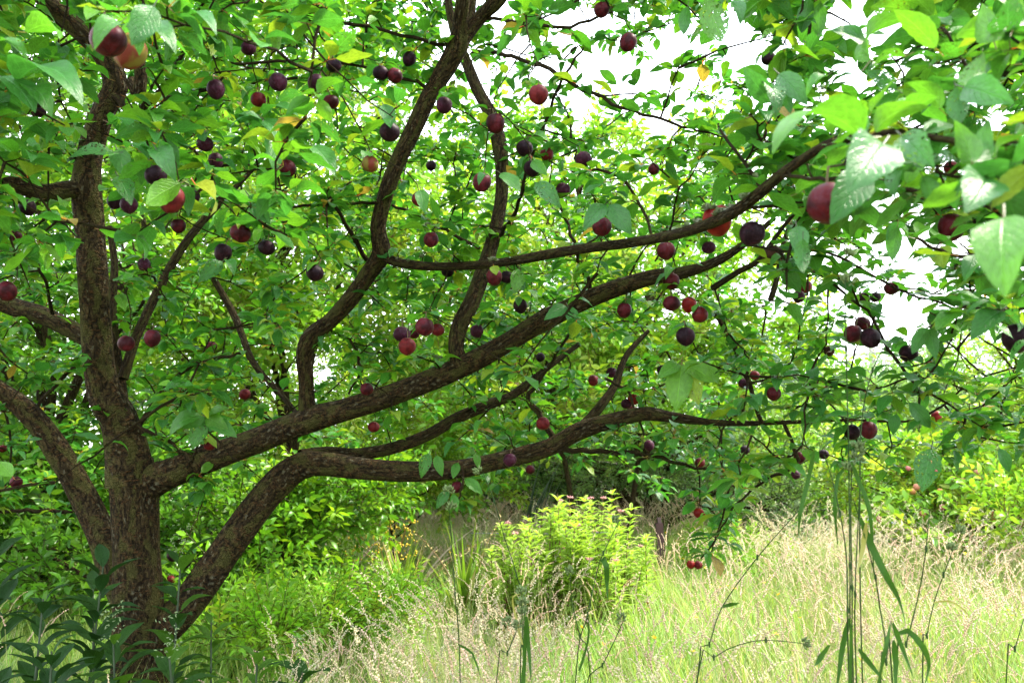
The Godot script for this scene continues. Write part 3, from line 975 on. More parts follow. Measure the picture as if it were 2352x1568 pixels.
func build_plums() -> void:
	var skins := [
		plum_material("plum_skin", Vector3(0.0060, 0.0014, 0.0037), Vector3(0.0192, 0.0032, 0.0075), 0.25, 31, 0.5),
		plum_material("plum_skin", Vector3(0.0168, 0.0024, 0.0075), Vector3(0.0480, 0.0056, 0.0178), 0.45, 34, 0.5),
		plum_material("plum_skin", Vector3(0.0192, 0.0019, 0.0037), Vector3(0.0660, 0.0046, 0.0075), 0.22, 37, 0.46),
		plum_material("plum_skin", Vector3(0.0440, 0.0030, 0.0045), Vector3(0.1000, 0.0090, 0.0090), 0.12, 40, 0.46),
		plum_material("plum_skin", Vector3(0.0960, 0.0045, 0.0045), Vector3(0.1600, 0.0150, 0.0075), 0.04, 43, 0.38),
		plum_material("plum_skin", Vector3(0.105, 0.022, 0.014), Vector3(0.110, 0.105, 0.016), 0.05, 46, 0.5),
		plum_material("plum_skin", Vector3(0.0160, 0.0067, 0.0037), Vector3(0.0360, 0.0150, 0.0067), 0.0, 49, 0.7)]
	var shapes := []
	for k in 4:
		shapes.append(plum_shape([0.07, 0.12, 0.18, 0.09][k], [1.0, 0.94, 1.05, 1.12][k], k).mesh())
	var stalk := MB.new()
	tube(stalk, [[Vector3(0, 0.40, 0), 0.035], [Vector3(0.03, 0.62, 0.01), 0.026], [Vector3(0.08, 0.85, 0.02), 0.03]], 6, 0.0)
	var stalk_mesh := stalk.mesh()
	var stalk_mat := plain("plum_stalk", 0.07, 0.05, 0.015, 0.7)
	for p in PLUMS:
		var d := plum_depth(p)
		var w := float(p[2]) / FOCAL * d
		var c := at(p[0], p[1], d)
		var t := thing("plum", p[4], "plum", c - Vector3(0, w * 0.5, 0), "plums hanging on the tree")
		var turn := Basis(Vector3.UP, rf(0, TAU)) if rng.randf() < 0.3 else Basis(Vector3.UP, PI * 0.5 + rf(-0.9, 0.9) - PI)
		var tip := Basis(Vector3(rf(-1, 1), 0, rf(-1, 1)).normalized(), rf(0.05, 0.5))
		var xf := Transform3D((tip * turn).scaled(Vector3.ONE * w), Vector3(0, w * 0.5, 0))
		part("skin", shapes[rng.randi() % 4] if p[3] != 6 else shapes[2], skins[p[3]], t, xf)
		part("stalk", stalk_mesh, stalk_mat, t, xf)
		var top := t.transform * (xf * Vector3(0.08, 0.84, 0.02))
		var i := nearest(top)
		if i >= 0 and nodes[i].distance_to(top) < 1.2 and nodes[i].distance_to(top) > 0.01:
			var path := twig_path(nodes[i], top, clampf(0.0016 + nodes[i].distance_to(top) * 0.005, 0.0018, 0.006), 0.0014, 0.06)
			tube(twig_mb, path, 5, 0.0, Color(1.3, 1.2, 1.1), false)
			for q in path.slice(1):
				add_node(q[0])
			if p[2] > 24 and rng.randf() < 0.75:
				spurs(path, 0.07, 0.3, 0.078, leaves, twig_mb, true, 2, 4)

# ---------------------------------------------------------------- the neighbouring tree's bough that reaches in close by
func build_bough() -> void:
	var store := []
	var bough := thing("plum_bough", "neighbouring plum tree's leafy bough reaching in close by, with big wet shining leaves", "bough", at(2700, 420, 0.95))
	var inv := Transform3D(Basis(), -bough.position)
	var mbt := MB.new()
	var root := MB.new()
	var rp := smooth([[at(2700, 420, 0.95), 0.012], [at(3000, 520, 1.1), 0.02], [at(3500, 800, 1.4), 0.04], [at(3700, 1500, 1.9), 0.07], [Vector3(at(3700, 1500, 1.9).x, 0.0, at(3700, 1500, 1.9).z), 0.1]], 0.04)
	tube(root, rp, 14, 0.05)
	part("limb", root.mesh(), bark, bough, inv)
	var stems := [
		[2700, 420, 0.95, 18, 2560, 300, 0.95, 16, 2400, 330, 1.0, 14, 2200, 325, 1.05, 15, 2060, 300, 1.12, 16, 1960, 318, 1.2, 15, 1890, 345, 1.28, 11],
		[2700, 420, 0.95, 18, 2560, 480, 0.95, 15, 2390, 505, 1.0, 14, 2295, 488, 1.04, 14, 2200, 432, 1.12, 13, 2090, 440, 1.22, 12, 2010, 414, 1.28, 11, 1900, 412, 1.36, 10, 1800, 405, 1.45, 8],
		[2560, 300, 0.95, 12, 2420, 160, 1.1, 11, 2240, 190, 1.3, 10, 2130, 240, 1.4, 9, 2030, 255, 1.5, 7],
		[2560, 480, 0.95, 12, 2460, 600, 1.2, 11, 2352, 548, 1.5, 10, 2215, 590, 1.6, 9, 2130, 560, 1.68, 8, 2060, 510, 1.8, 6],
		[2460, 600, 1.2, 9, 2400, 690, 1.4, 8, 2305, 712, 1.5, 7, 2215, 705, 1.6, 5],
		[2215, 705, 1.6, 5, 2150, 745, 1.7, 5, 2130, 752, 1.72, 4],
		[2295, 488, 1.04, 10, 2240, 420, 1.06, 8, 2150, 392, 1.1, 7],
		[2420, 160, 1.1, 9, 2330, 90, 1.15, 7, 2290, 70, 1.18, 6],
		[2240, 190, 1.3, 8, 2180, 80, 1.4, 7, 2120, 40, 1.5, 5],
		[2700, 420, 0.95, 14, 2600, -60, 1.3, 12, 2200, -90, 1.5, 10, 1850, -40, 1.7, 7, 1760, -10, 1.75, 5],
		[1850, -40, 1.7, 5, 1835, 40, 1.72, 5, 1800, 100, 1.75, 4],
		[2390, 505, 1.0, 9, 2330, 440, 0.95, 8, 2290, 400, 0.92, 5],
	]
	for flat in stems:
		var path := smooth(limb_ctrl(flat), 0.02)
		for i in range(1, path.size() - 1):
			path[i][0] += Vector3(rf(-1, 1), rf(-1, 1), rf(-1, 1)) * 0.0025
		var mb := MB.new()
		tube(mb, path, 8, 0.14, Color(1.1, 1.0, 0.95))
		part("twig", mb.mesh(), bark, bough, inv)
		spurs(path, 0.045, 0.15, 0.070, store, mbt, false, 3, 5)
	var kept := []
	for r in store:                                  # thinned where the sky and the plums show through
		var s := seen_at(r[0] * Vector3(0, 0, 0.5))
		if cleared(s.x, s.y, 1.0) or shut_out(r[0] * Vector3(0, 0, 0.4)) or s.x < 1880 and s.y > 230 and s.y < 560:
			continue
		if s.x > 1900 and s.y > 600 and s.z < 1.25:
			continue
		kept.append(r)
	store = kept
	# the big leaves one can tell apart: base x, y, depth, tip x, y, depth, how far the upper side is turned to the viewer, tone, shape
	var lead := [
		[1978, 317, 1.06, 1738, 362, 0.98, 0.0, 4, 1], [1985, 312, 1.06, 1925, 238, 1.1, -0.7, 2, 0], [2010, 302, 1.05, 2158, 236, 1.02, -0.4, 4, 1],
		[2030, 330, 0.98, 1940, 450, 0.90, 0.75, 0, 0], [1985, 400, 1.02, 1905, 520, 0.98, 0.9, 1, 0], [2072, 312, 1.0, 2150, 388, 0.94, 0.7, 1, 0],
		[2233, 372, 0.95, 2190, 268, 0.98, -0.9, 4, 3], [2236, 372, 0.95, 2276, 264, 0.98, -0.9, 3, 3], [2290, 362, 0.95, 2372, 308, 0.95, -0.4, 4, 1],
		[2224, 198, 1.05, 2262, 118, 1.08, -0.95, 4, 0], [2215, 200, 1.05, 2335, 240, 0.98, 0.8, 0, 0], [2284, 95, 1.1, 2256, 4, 1.14, -0.95, 3, 0],
		[2327, 68, 1.1, 2350, -10, 1.14, -0.95, 4, 3], [2195, 200, 1.1, 2206, 288, 1.08, -0.6, 1, 0], [2268, 412, 0.92, 2215, 492, 0.85, 0.8, 0, 0],
		[2380, 380, 0.88, 2275, 480, 0.9, -0.7, 5, 0], [2306, 500, 0.80, 2310, 690, 0.74, 0.6, 3, 0], [1845, 548, 1.4, 1846, 632, 1.38, -0.9, 0, 3],
		[2062, 520, 1.5, 2050, 602, 1.5, -0.7, 3, 0], [2080, 515, 1.5, 2030, 560, 1.5, -0.5, 1, 1], [2240, 585, 1.5, 2215, 648, 1.48, 0.5, 0, 0],
		[2300, 712, 1.45, 2352, 688, 1.42, -0.3, 2, 1], [2300, 714, 1.45, 2228, 784, 1.42, 0.5, 0, 0], [2304, 716, 1.45, 2290, 792, 1.42, -0.3, 2, 0],
		[2296, 710, 1.45, 2206, 726, 1.45, 0.3, 1, 1], [2308, 715, 1.45, 2340, 765, 1.4, -0.6, 0, 3], [2132, 752, 1.6, 2095, 815, 1.6, -0.8, 1, 0],
		[2140, 754, 1.6, 2152, 830, 1.6, -0.8, 1, 3], [2142, 752, 1.6, 2172, 775, 1.6, 0.0, 2, 1], [2385, 790, 1.4, 2312, 848, 1.4, 0.3, 0, 1],
		[1755, 205, 1.6, 1668, 165, 1.55, 0.0, 3, 1], [1770, 235, 1.5, 1706, 150, 1.48, 0.85, 0, 0],
		[1790, 170, 1.5, 1858, 245, 1.46, 0.75, 0, 0], [1757, 200, 1.5, 1785, 285, 1.45, 0.2, 0, 1], [1800, 210, 1.5, 1818, 265, 1.5, -0.8, 6, 3],
		[1860, -5, 1.7, 1840, 82, 1.7, -0.9, 1, 3], [1885, 5, 1.7, 1880, 90, 1.7, -0.9, 2, 3], [1620, -5, 1.7, 1660, 100, 1.65, -0.9, 3, 0],
		[1580, 15, 1.7, 1570, 85, 1.7, -0.9, 1, 3], [1675, 8, 1.7, 1704, 68, 1.66, 0.0, 1, 1], [1990, 100, 1.4, 1905, 68, 1.38, 0.6, 1, 0],
		[2080, 130, 1.3, 1985, 190, 1.3, -0.3, 4, 1], [2000, 140, 1.35, 2110, 30, 1.4, -0.2, 3, 1], [2150, 110, 1.25, 2050, 20, 1.25, -0.5, 4, 0],
		[2120, 240, 1.2, 2040, 300, 1.18, 0.4, 3, 1], [2060, 205, 1.3, 1985, 160, 1.3, 0.8, 0, 0], [2160, 250, 1.15, 2070, 180, 1.15, -0.5, 4, 1],
		[1900, 175, 1.4, 1845, 230, 1.4, 0.3, 2, 1], [1935, 270, 1.3, 1850, 255, 1.3, -0.3, 4, 1], [2098, 395, 1.1, 2050, 470, 1.06, -0.2, 1, 1],
		[2120, 405, 1.1, 2155, 480, 1.08, -0.5, 2, 0], [1830, 445, 1.45, 1905, 425, 1.4, -0.3, 4, 1], [1960, 480, 1.3, 2040, 545, 1.3, -0.4, 3, 1],
	]
	lead_leaves(lead, TONES, store)
	place_leaves(store, bough, 300)
	var o := part("spurs", mbt.mesh(), bark, bough, inv)
	o.set_meta("kind", "stuff")

const TONES := [Color(0.048, 0.217, 0.049), Color(0.060, 0.248, 0.041), Color(0.080, 0.302, 0.032), Color(0.107, 0.333, 0.029), Color(0.140, 0.372, 0.028), Color(0.319, 0.403, 0.067), Color(0.161, 0.116, 0.067)]

func lead_leaves(list: Array, tones: Array, store: Array) -> void:
	for h in list:
		var a := at(h[0], h[1], h[2])
		var b := at(h[3], h[4], h[5])
		var f: float = h[6]
		var back := (EYE - a).normalized()
		var up := Vector3.UP * (1.0 - absf(f)) + back * f + Vector3(rf(-0.15, 0.15), 0, rf(-0.15, 0.15))
		store.append([Transform3D(leaf_basis(b - a, up, a.distance_to(b)), a), tones[h[7]] * rf(0.94, 1.06), [0, 6, 7, 1][h[8]]])

# single leaves of the plum tree that lie over fruit and limbs
const TREE_LEAD := [
	[352, 14, 1.30, 300, 106, 1.27, 0.85, 0, 2], [264, 62, 1.3, 184, 56, 1.3, 0.3, 1, 0], [276, 52, 1.3, 206, 126, 1.27, 0.5, 2, 1], [302, 60, 1.3, 322, 140, 1.28, 0.4, 2, 1],
	[58, 74, 1.6, 148, 92, 1.55, -0.3, 3, 1], [-6, 96, 1.6, 74, 150, 1.6, 0.3, 3, 1], [40, 188, 1.7, 216, 254, 1.62, 0.35, 1, 1], [0, 176, 1.7, 82, 262, 1.65, 0.5, 0, 0], [62, 210, 1.7, 128, 280, 1.65, 0.3, 2, 1],
	[262, 350, 1.95, 156, 362, 1.9, 0.5, 1, 0], [250, 282, 1.9, 320, 322, 1.86, 0.4, 1, 1], [268, 344, 2.0, 292, 416, 1.96, 0.75, 2, 0], [290, 340, 2.0, 352, 372, 1.96, 0.5, 1, 1], [270, 405, 2.0, 302, 474, 1.96, 0.7, 1, 0],
	[414, 420, 1.8, 332, 470, 1.74, -0.75, 4, 2], [360, 345, 1.8, 410, 430, 1.76, 0.6, 1, 1], [448, 424, 1.85, 488, 506, 1.8, -0.4, 5, 1], [330, 352, 2.0, 395, 385, 1.95, 0.2, 0, 1],
	[606, 276, 2.0, 678, 352, 1.96, 0.6, 1, 0], [606, 270, 2.0, 700, 268, 1.95, 0.3, 1, 1], [600, 275, 2.0, 546, 262, 1.96, 0.4, 1, 0], [600, 285, 2.0, 510, 305, 1.96, 0.35, 0, 1], [625, 300, 2.0, 630, 400, 1.96, 0.2, 2, 0], [718, 334, 2.1, 770, 406, 2.05, 0.5, 2, 0],
	[572, 450, 2.2, 622, 518, 2.16, 0.8, 0, 0], [510, 600, 2.5, 452, 650, 2.46, 0.7, 1, 0], [520, 598, 2.5, 540, 640, 2.46, 0.4, 1, 1], [730, 590, 2.4, 690, 630, 2.36, 0.3, 1, 1], [310, 70, 1.4, 420, 135, 1.36, 0.3, 1, 1],
	[1192, 618, 2.9, 1182, 676, 2.86, 0.85, 3, 2], [1196, 612, 2.9, 1232, 640, 2.86, 0.4, 4, 0], [1302, 704, 2.9, 1248, 736, 2.86, 0.7, 1, 0], [1306, 706, 2.9, 1332, 760, 2.86, 0.8, 1, 0], [1304, 700, 2.9, 1372, 706, 2.86, 0.2, 2, 1],
	[1568, 806, 2.6, 1596, 762, 2.6, 0.6, 4, 0], [1574, 832, 2.6, 1642, 880, 2.56, 0.7, 4, 2], [1566, 838, 2.6, 1552, 946, 2.56, 0.8, 4, 2], [1582, 846, 2.6, 1606, 932, 2.56, 0.85, 5, 2], [1560, 836, 2.6, 1508, 872, 2.56, 0.7, 4, 0],
	[470, 958, 3.0, 414, 986, 2.97, 0.8, 2, 0], [472, 956, 3.0, 524, 986, 2.97, 0.8, 3, 2], [468, 964, 3.0, 440, 1034, 2.97, 0.85, 2, 2], [476, 966, 3.0, 546, 1006, 2.97, 0.7, 2, 0], [478, 954, 3.0, 526, 936, 2.97, 0.6, 3, 0], [462, 956, 3.0, 376, 1010, 2.97, 0.5, 2, 1],
	[986, 1040, 3.4, 966, 1100, 3.38, 0.8, 2, 0], [1002, 1046, 3.4, 1016, 1096, 3.38, 0.7, 2, 0], [1052, 1062, 3.4, 1040, 1100, 3.38, 0.7, 2, 2], [1092, 1040, 3.4, 1100, 1078, 3.38, 0.8, 3, 0], [1030, 1126, 3.4, 1000, 1170, 3.38, 0.85, 1, 0], [1040, 1134, 3.4, 1050, 1178, 3.38, 0.8, 2, 0], [1068, 1100, 3.4, 1110, 1136, 3.38, 0.7, 2, 0],
	[1830, 520, 1.6, 1846, 600, 1.56, 0.8, 0, 0], [1230, 420, 2.4, 1290, 480, 2.36, 0.75, 1, 0], [1150, 398, 2.4, 1196, 440, 2.36, 0.6, 2, 2], [1390, 470, 2.4, 1338, 530, 2.36, 0.6, 1, 0], [1400, 470, 2.4, 1450, 540, 2.36, 0.8, 1, 2], [1410, 375, 2.4, 1482, 390, 2.36, 0.0, 2, 1],
	[880, 240, 2.6, 905, 300, 2.56, 0.7, 1, 0], [842, 350, 2.75, 846, 398, 2.7, 0.3, 3, 1], [966, 436, 2.4, 976, 492, 2.36, 0.8, 2, 0], [1118, 402, 2.4, 1096, 430, 2.36, 0.4, 1, 1], [1222, 370, 2.6, 1258, 404, 2.56, 0.7, 3, 0], [1650, 880, 3.0, 1610, 830, 3.0, 0.5, 4, 0],
	[2118, 1080, 2.4, 2142, 1040, 2.4, 0.6, 1, 0], [2140, 1030, 2.3, 2118, 1132, 2.26, 0.85, 1, 2], [2296, 1030, 2.3, 2320, 1086, 2.3, 0.7, 0, 0], [2060, 950, 2.4, 2052, 1000, 2.4, 0.85, 1, 2], [2090, 925, 2.4, 2140, 985, 2.4, 0.7, 1, 0], [2100, 905, 2.4, 2060, 890, 2.4, 0.6, 2, 0], [2125, 900, 2.4, 2190, 905, 2.4, 0.3, 1, 1], [2180, 960, 2.4, 2250, 990, 2.4, 0.4, 1, 1],
]

# ---------------------------------------------------------------- trees and shrubs behind
func sprig(length: float, count: int, leaf: float, wide: float, droop: float, rows: int) -> MB:
	# one shoot along +z with leaves all round it; leaves white, to be tinted per copy
	var mb := MB.new()
	var shapes := [leaf_shape(0.5, 0.3, wide, 0.05, rows, 2, 0.1, Color(0.8, 0.5, 0.6)), leaf_shape(1.1, 0.45, wide, 0.08, rows, 2, 0.1, Color(0.8, 0.5, 0.6)), leaf_shape(-0.2, 0.2, wide * 0.9, 0.05, rows, 2, 0.1, Color(0.8, 0.5, 0.6))]
	for k in count:
		var t := (k + 0.5) / count
		var an := k * 2.4 + rf(-0.3, 0.3)
		var out := Vector3(cos(an), sin(an) * 0.7, 0)
		var dirv := (out + Vector3(0, -droop, rf(0.2, 0.9))).normalized()
		var p := Vector3(0, -0.08 * length * t * t, length * t)
		var tone := rf(0.72, 1.0)
		mb.add(shapes[rng.randi() % 3], Transform3D(leaf_basis(dirv, Vector3.UP + Vector3(rf(-0.6, 0.6), 0, rf(-0.6, 0.6)), leaf * rf(0.65, 1.15)), p + dirv * leaf * 0.12), Color(tone, tone, tone * rf(0.8, 1.0)))
	var st := MB.new()
	tube(st, [[Vector3(0, 0, -0.1 * length), 0.004], [Vector3(0, -0.03 * length, length * 0.5), 0.003], [Vector3(0, -0.08 * length, length), 0.0015]], 3, 0.0, Color(0.55, 0.28, 0.5), false)
	mb.add(st, Transform3D(), Color.WHITE)
	return mb

var sprigs := []
var back_mat: StandardMaterial3D

func crown(called: String, parent: Node3D, lobes: Array, count: int, tones: Array, kind: int, size: float, sky_clear := false) -> void:
	# lobes: [centre, half-extents]; shoots spread through the outer part of each, pointing out and up
	var xfs := []
	var cols := PackedColorArray()
	var weights := []
	var total := 0.0
	for l in lobes:
		var e: Vector3 = l[1]
		total += pow(e.x * e.y * e.z, 0.667)
		weights.append(total)
	for k in count:
		var pick := rng.randf() * total
		var li := 0
		while weights[li] < pick:
			li += 1
		var c: Vector3 = lobes[li][0]
		var e: Vector3 = lobes[li][1]
		var dv := Vector3(rf(-1, 1), rf(-1, 1), rf(-1, 1))
		if dv.length() > 1.0 or dv.length() < 0.05:
			dv = dv.normalized() * rf(0.5, 1.0)
		dv = dv.normalized() * pow(dv.length(), 0.6)
		var p := c + dv * e
		if p.y < 0.15:
			continue
		if sky_clear:
			var s := seen_at(p)
			if cleared(s.x, s.y, 0.95):
				continue
		var dirv := (dv * Vector3(1, 0.7, 1) + Vector3(rf(-0.7, 0.7), rf(-0.1, 0.8), rf(-0.7, 0.7))).normalized()
		xfs.append(Transform3D(leaf_basis(dirv, Vector3(rf(-0.5, 0.5), 1, rf(-0.5, 0.5)), size * rf(0.7, 1.3)), p - parent.position))
		var col: Color = tones[rng.randi() % tones.size()]
		cols.append(col * rf(0.8, 1.2))
	scatter(called, sprigs[kind], back_mat, xfs, cols, parent)

func stems(parent: Node3D, base: Vector3, lobes: Array, width: float, tint: Color) -> void:
	var inv := Transform3D(Basis(), -parent.position)
	var mid := Vector3.ZERO
	for l in lobes:
		mid += l[0] / lobes.size()
	var fork := base.lerp(Vector3(base.x * 0.6 + mid.x * 0.4, mid.y, base.z * 0.6 + mid.z * 0.4), 0.45)
	var mb := MB.new()
	tube(mb, smooth([[base - Vector3(0, 0.1, 0), width * 1.3], [base.lerp(fork, 0.3) + Vector3(rf(-0.04, 0.04), 0, 0), width], [fork, width * 0.85]], 0.1), 10, 0.06, tint)
	part("trunk", mb.mesh(), bark, parent, inv)
	for l in lobes:
		var e: Vector3 = l[1]
		var tip: Vector3 = l[0] + Vector3(rf(-0.4, 0.4), rf(0.2, 0.7), rf(-0.4, 0.4)) * e
		var k := fork.lerp(l[0], 0.5) + Vector3(rf(-0.2, 0.2), rf(-0.1, 0.25), rf(-0.2, 0.2))
		var lm := MB.new()
		tube(lm, smooth([[fork - Vector3(0, 0.03, 0), width * 0.65], [k, width * 0.5], [l[0], width * 0.3], [tip, width * 0.1]], 0.12), 8, 0.06, tint)
		part("limb", lm.mesh(), bark, parent, inv)
		for j in 3:
			var q := k.lerp(l[0], rf(0.0, 1.0))
			var q2: Vector3 = l[0] + Vector3(rf(-0.9, 0.9), rf(-0.3, 0.9), rf(-0.9, 0.9)) * e
			var bm := MB.new()
			tube(bm, twig_path(q, q2, width * 0.22, width * 0.06, 0.08), 6, 0.0, tint)
			part("branch", bm.mesh(), bark, parent, inv)

func lobe(px: float, py: float, d: float, rx: float, ry: float, rd: float) -> Array:
	return [at(px, py, d), Vector3(rx / FOCAL * d, ry / FOCAL * d, rd)]

func bush(called: String, label: String, category: String, group: String, base_px: float, d: float, lobes: Array, count: int, tones: Array, kind: int, size: float, trunk := 0.05, wood := Color(1.6, 1.4, 1.3), sky_clear := false) -> Node3D:
	var base := ground_at(base_px, d)
	var o := thing(called, label, category, base, group)
	stems(o, base, lobes, trunk, wood)
	crown("foliage", o, lobes, count, tones, kind, size, sky_clear)
	return o

func build_back() -> void:
	back_mat = leaf_material("back_foliage", Color.WHITE, 0.35, 1.0, false)
	sprigs = [
		sprig(0.30, 14, 0.075, 0.5, 0.25, 4).mesh(),      # plum-like
		sprig(0.34, 16, 0.085, 0.36, 0.35, 4).mesh(),     # narrower, drooping
		sprig(0.16, 22, 0.034, 0.5, 0.0, 3).mesh(),       # small-leaved shrub
		sprig(0.30, 24, 0.060, 0.2, 0.1, 3).mesh(),       # willowy or needle-like
	]
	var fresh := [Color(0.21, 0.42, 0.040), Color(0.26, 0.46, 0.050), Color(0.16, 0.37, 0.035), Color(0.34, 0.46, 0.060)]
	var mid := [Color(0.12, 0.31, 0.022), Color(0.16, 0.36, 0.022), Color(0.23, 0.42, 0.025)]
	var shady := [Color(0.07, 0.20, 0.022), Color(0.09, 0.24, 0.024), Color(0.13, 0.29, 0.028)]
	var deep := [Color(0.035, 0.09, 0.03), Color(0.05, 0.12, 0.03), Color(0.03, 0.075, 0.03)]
	var grey := [Color(0.15, 0.27, 0.10), Color(0.21, 0.35, 0.13), Color(0.12, 0.22, 0.08)]
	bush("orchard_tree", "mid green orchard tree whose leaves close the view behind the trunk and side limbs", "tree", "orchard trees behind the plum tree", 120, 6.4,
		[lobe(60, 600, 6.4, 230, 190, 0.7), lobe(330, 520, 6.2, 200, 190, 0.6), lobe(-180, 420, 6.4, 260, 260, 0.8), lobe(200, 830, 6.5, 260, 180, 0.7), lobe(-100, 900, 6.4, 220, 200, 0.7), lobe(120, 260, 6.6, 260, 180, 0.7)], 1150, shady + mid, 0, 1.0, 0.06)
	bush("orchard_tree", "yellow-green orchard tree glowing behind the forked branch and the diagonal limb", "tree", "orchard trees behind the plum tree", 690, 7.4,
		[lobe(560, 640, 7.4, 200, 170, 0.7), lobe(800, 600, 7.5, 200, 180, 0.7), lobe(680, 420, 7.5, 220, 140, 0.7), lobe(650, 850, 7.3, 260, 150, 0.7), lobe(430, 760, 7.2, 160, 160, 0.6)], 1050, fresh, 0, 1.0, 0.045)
	bush("orchard_tree", "pale green orchard tree behind the heavy limb and the short riser", "tree", "orchard trees behind the plum tree", 1330, 8.2,
		[lobe(1030, 700, 7.9, 200, 180, 0.7), lobe(1260, 720, 8.0, 210, 170, 0.7), lobe(1120, 900, 7.8, 260, 120, 0.7), lobe(1120, 520, 8.0, 200, 90, 0.6)], 950, fresh, 0, 1.0, 0.028, Color(2.4, 1.9, 1.6))
	bush("orchard_tree", "spreading light green orchard tree behind the long branch's climbing end", "tree", "orchard trees behind the plum tree", 1430, 8.6,
		[lobe(1480, 760, 8.4, 210, 150, 0.7), lobe(1680, 720, 8.5, 190, 150, 0.7), lobe(1560, 900, 8.3, 260, 100, 0.7), lobe(1760, 880, 8.4, 160, 130, 0.6), lobe(1570, 560, 8.6, 180, 110, 0.6)], 900, fresh + mid, 0, 1.0, 0.028, Color(2.4, 1.9, 1.6))
	bush("orchard_tree", "tall green orchard tree rising behind the upright stem's top twigs", "tree", "orchard trees behind the plum tree", 480, 8.6,
		[lobe(420, 240, 8.6, 260, 150, 0.8), lobe(700, 200, 8.7, 240, 130, 0.8), lobe(560, 60, 8.8, 300, 120, 0.9), lobe(880, 260, 8.6, 150, 110, 0.6), lobe(150, 40, 8.8, 300, 140, 0.9)], 1100, mid + fresh, 0, 1.15, 0.09)
	bush("orchard_tree", "low bright tree top standing under the sky gap past the short riser", "tree", "orchard trees behind the plum tree", 1420, 10.2,
		[lobe(1320, 400, 10.2, 170, 100, 0.8), lobe(1520, 380, 10.4, 190, 80, 0.8), lobe(1700, 420, 10.2, 190, 110, 0.8), lobe(1150, 370, 10.2, 150, 90, 0.7)], 420, fresh, 0, 1.2, 0.09, Color(1.6, 1.4, 1.3), true)
	bush("orchard_tree", "second row orchard tree, yellow-green, filling the gaps over the diagonal limb", "tree", "orchard trees behind the plum tree", 560, 10.6,
		[lobe(380, 560, 10.6, 230, 200, 0.9), lobe(700, 520, 10.8, 230, 190, 0.9), lobe(520, 780, 10.4, 280, 190, 0.9), lobe(150, 640, 10.6, 220, 230, 0.9)], 900, fresh, 0, 1.35, 0.09, Color(1.6, 1.4, 1.3))
	bush("orchard_tree", "second row orchard tree, yellow-green, filling the gaps between the two risers", "tree", "orchard trees behind the plum tree", 1180, 10.9,
		[lobe(1000, 560, 10.9, 200, 190, 0.9), lobe(1250, 620, 11.0, 220, 170, 0.9), lobe(1120, 820, 10.8, 280, 170, 0.9), lobe(1500, 680, 11.0, 220, 170, 0.9), lobe(1480, 880, 10.9, 260, 120, 0.9)], 1000, fresh, 0, 1.35, 0.09, Color(1.6, 1.4, 1.3))
	# undergrowth
	bush("bright_shrub", "bright yellow-green leafy shrub under the low limb, behind the dry flax leaves", "shrub", "shrubs at the meadow edge", 900, 8.2,
		[lobe(800, 1120, 8.2, 150, 70, 0.6), lobe(980, 1130, 8.3, 130, 60, 0.6), lobe(900, 1060, 8.4, 180, 70, 0.6), lobe(1080, 1080, 8.6, 120, 80, 0.6)], 620, fresh, 0, 0.85, 0.02)
	bush("green_plum_shrub", "low shrub with roundish leaves spilling over the grass beside the low limb's foot", "shrub", "shrubs at the meadow edge", 680, 5.9,
		[lobe(590, 1190, 5.8, 130, 80, 0.5), lobe(760, 1160, 6.0, 120, 70, 0.5), lobe(660, 1270, 5.7, 130, 60, 0.4), lobe(820, 1110, 6.2, 120, 50, 0.5), lobe(560, 1330, 5.2, 110, 50, 0.4)], 620, shady + mid, 0, 0.8, 0.025)
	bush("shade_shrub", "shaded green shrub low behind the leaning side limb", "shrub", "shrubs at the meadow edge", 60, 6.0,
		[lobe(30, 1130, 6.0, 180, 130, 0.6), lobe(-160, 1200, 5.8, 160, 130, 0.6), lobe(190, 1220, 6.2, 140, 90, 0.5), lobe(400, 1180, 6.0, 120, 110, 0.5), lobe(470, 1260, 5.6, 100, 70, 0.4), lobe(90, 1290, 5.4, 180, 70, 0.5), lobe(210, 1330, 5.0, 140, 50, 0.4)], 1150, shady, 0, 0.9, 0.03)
	for e in [["low tangle of green weeds in front of the roundish-leaved shrub", 690, 5.0, 110], ["low tangle of green weeds beside the strap-leaved clumps", 840, 5.3, 90], ["spreading green weeds past the low limb's foot", 560, 4.5, 90], ["green weeds lost in the grass beyond the dangling plums", 1700, 7.4, 120]]:
		bush("weed_patch", e[0], "weeds", "green weeds in the meadow", e[1], e[2], [lobe(e[1], 1045 + 900.0 / e[2] * 2.0, e[2], e[3], 35, 0.4), lobe(e[1] + 60, 1060 + 900.0 / e[2] * 2.0, e[2] - 0.3, e[3] * 0.7, 30, 0.3), lobe(e[1] - 50, 1030 + 900.0 / e[2] * 2.0, e[2] + 0.3, e[3] * 0.7, 40, 0.3)], 230, mid + fresh, 1, 0.6, 0.008)
	bush("overhanging_shrub", "grey-green small-leaved shrub arching over a dark hollow beyond the pink-flowered clump", "shrub", "shrubs at the meadow edge", 1520, 9.6,
		[lobe(1400, 1070, 9.4, 170, 50, 0.9), lobe(1560, 1060, 9.2, 170, 60, 0.9), lobe(1700, 1110, 9.2, 130, 75, 0.8), lobe(1790, 1170, 9.1, 90, 60, 0.6), lobe(1480, 1010, 9.8, 220, 50, 0.9), lobe(1280, 1090, 9.6, 100, 60, 0.7)], 1150, grey, 2, 1.3, 0.05, Color(1.4, 1.1, 1.0))
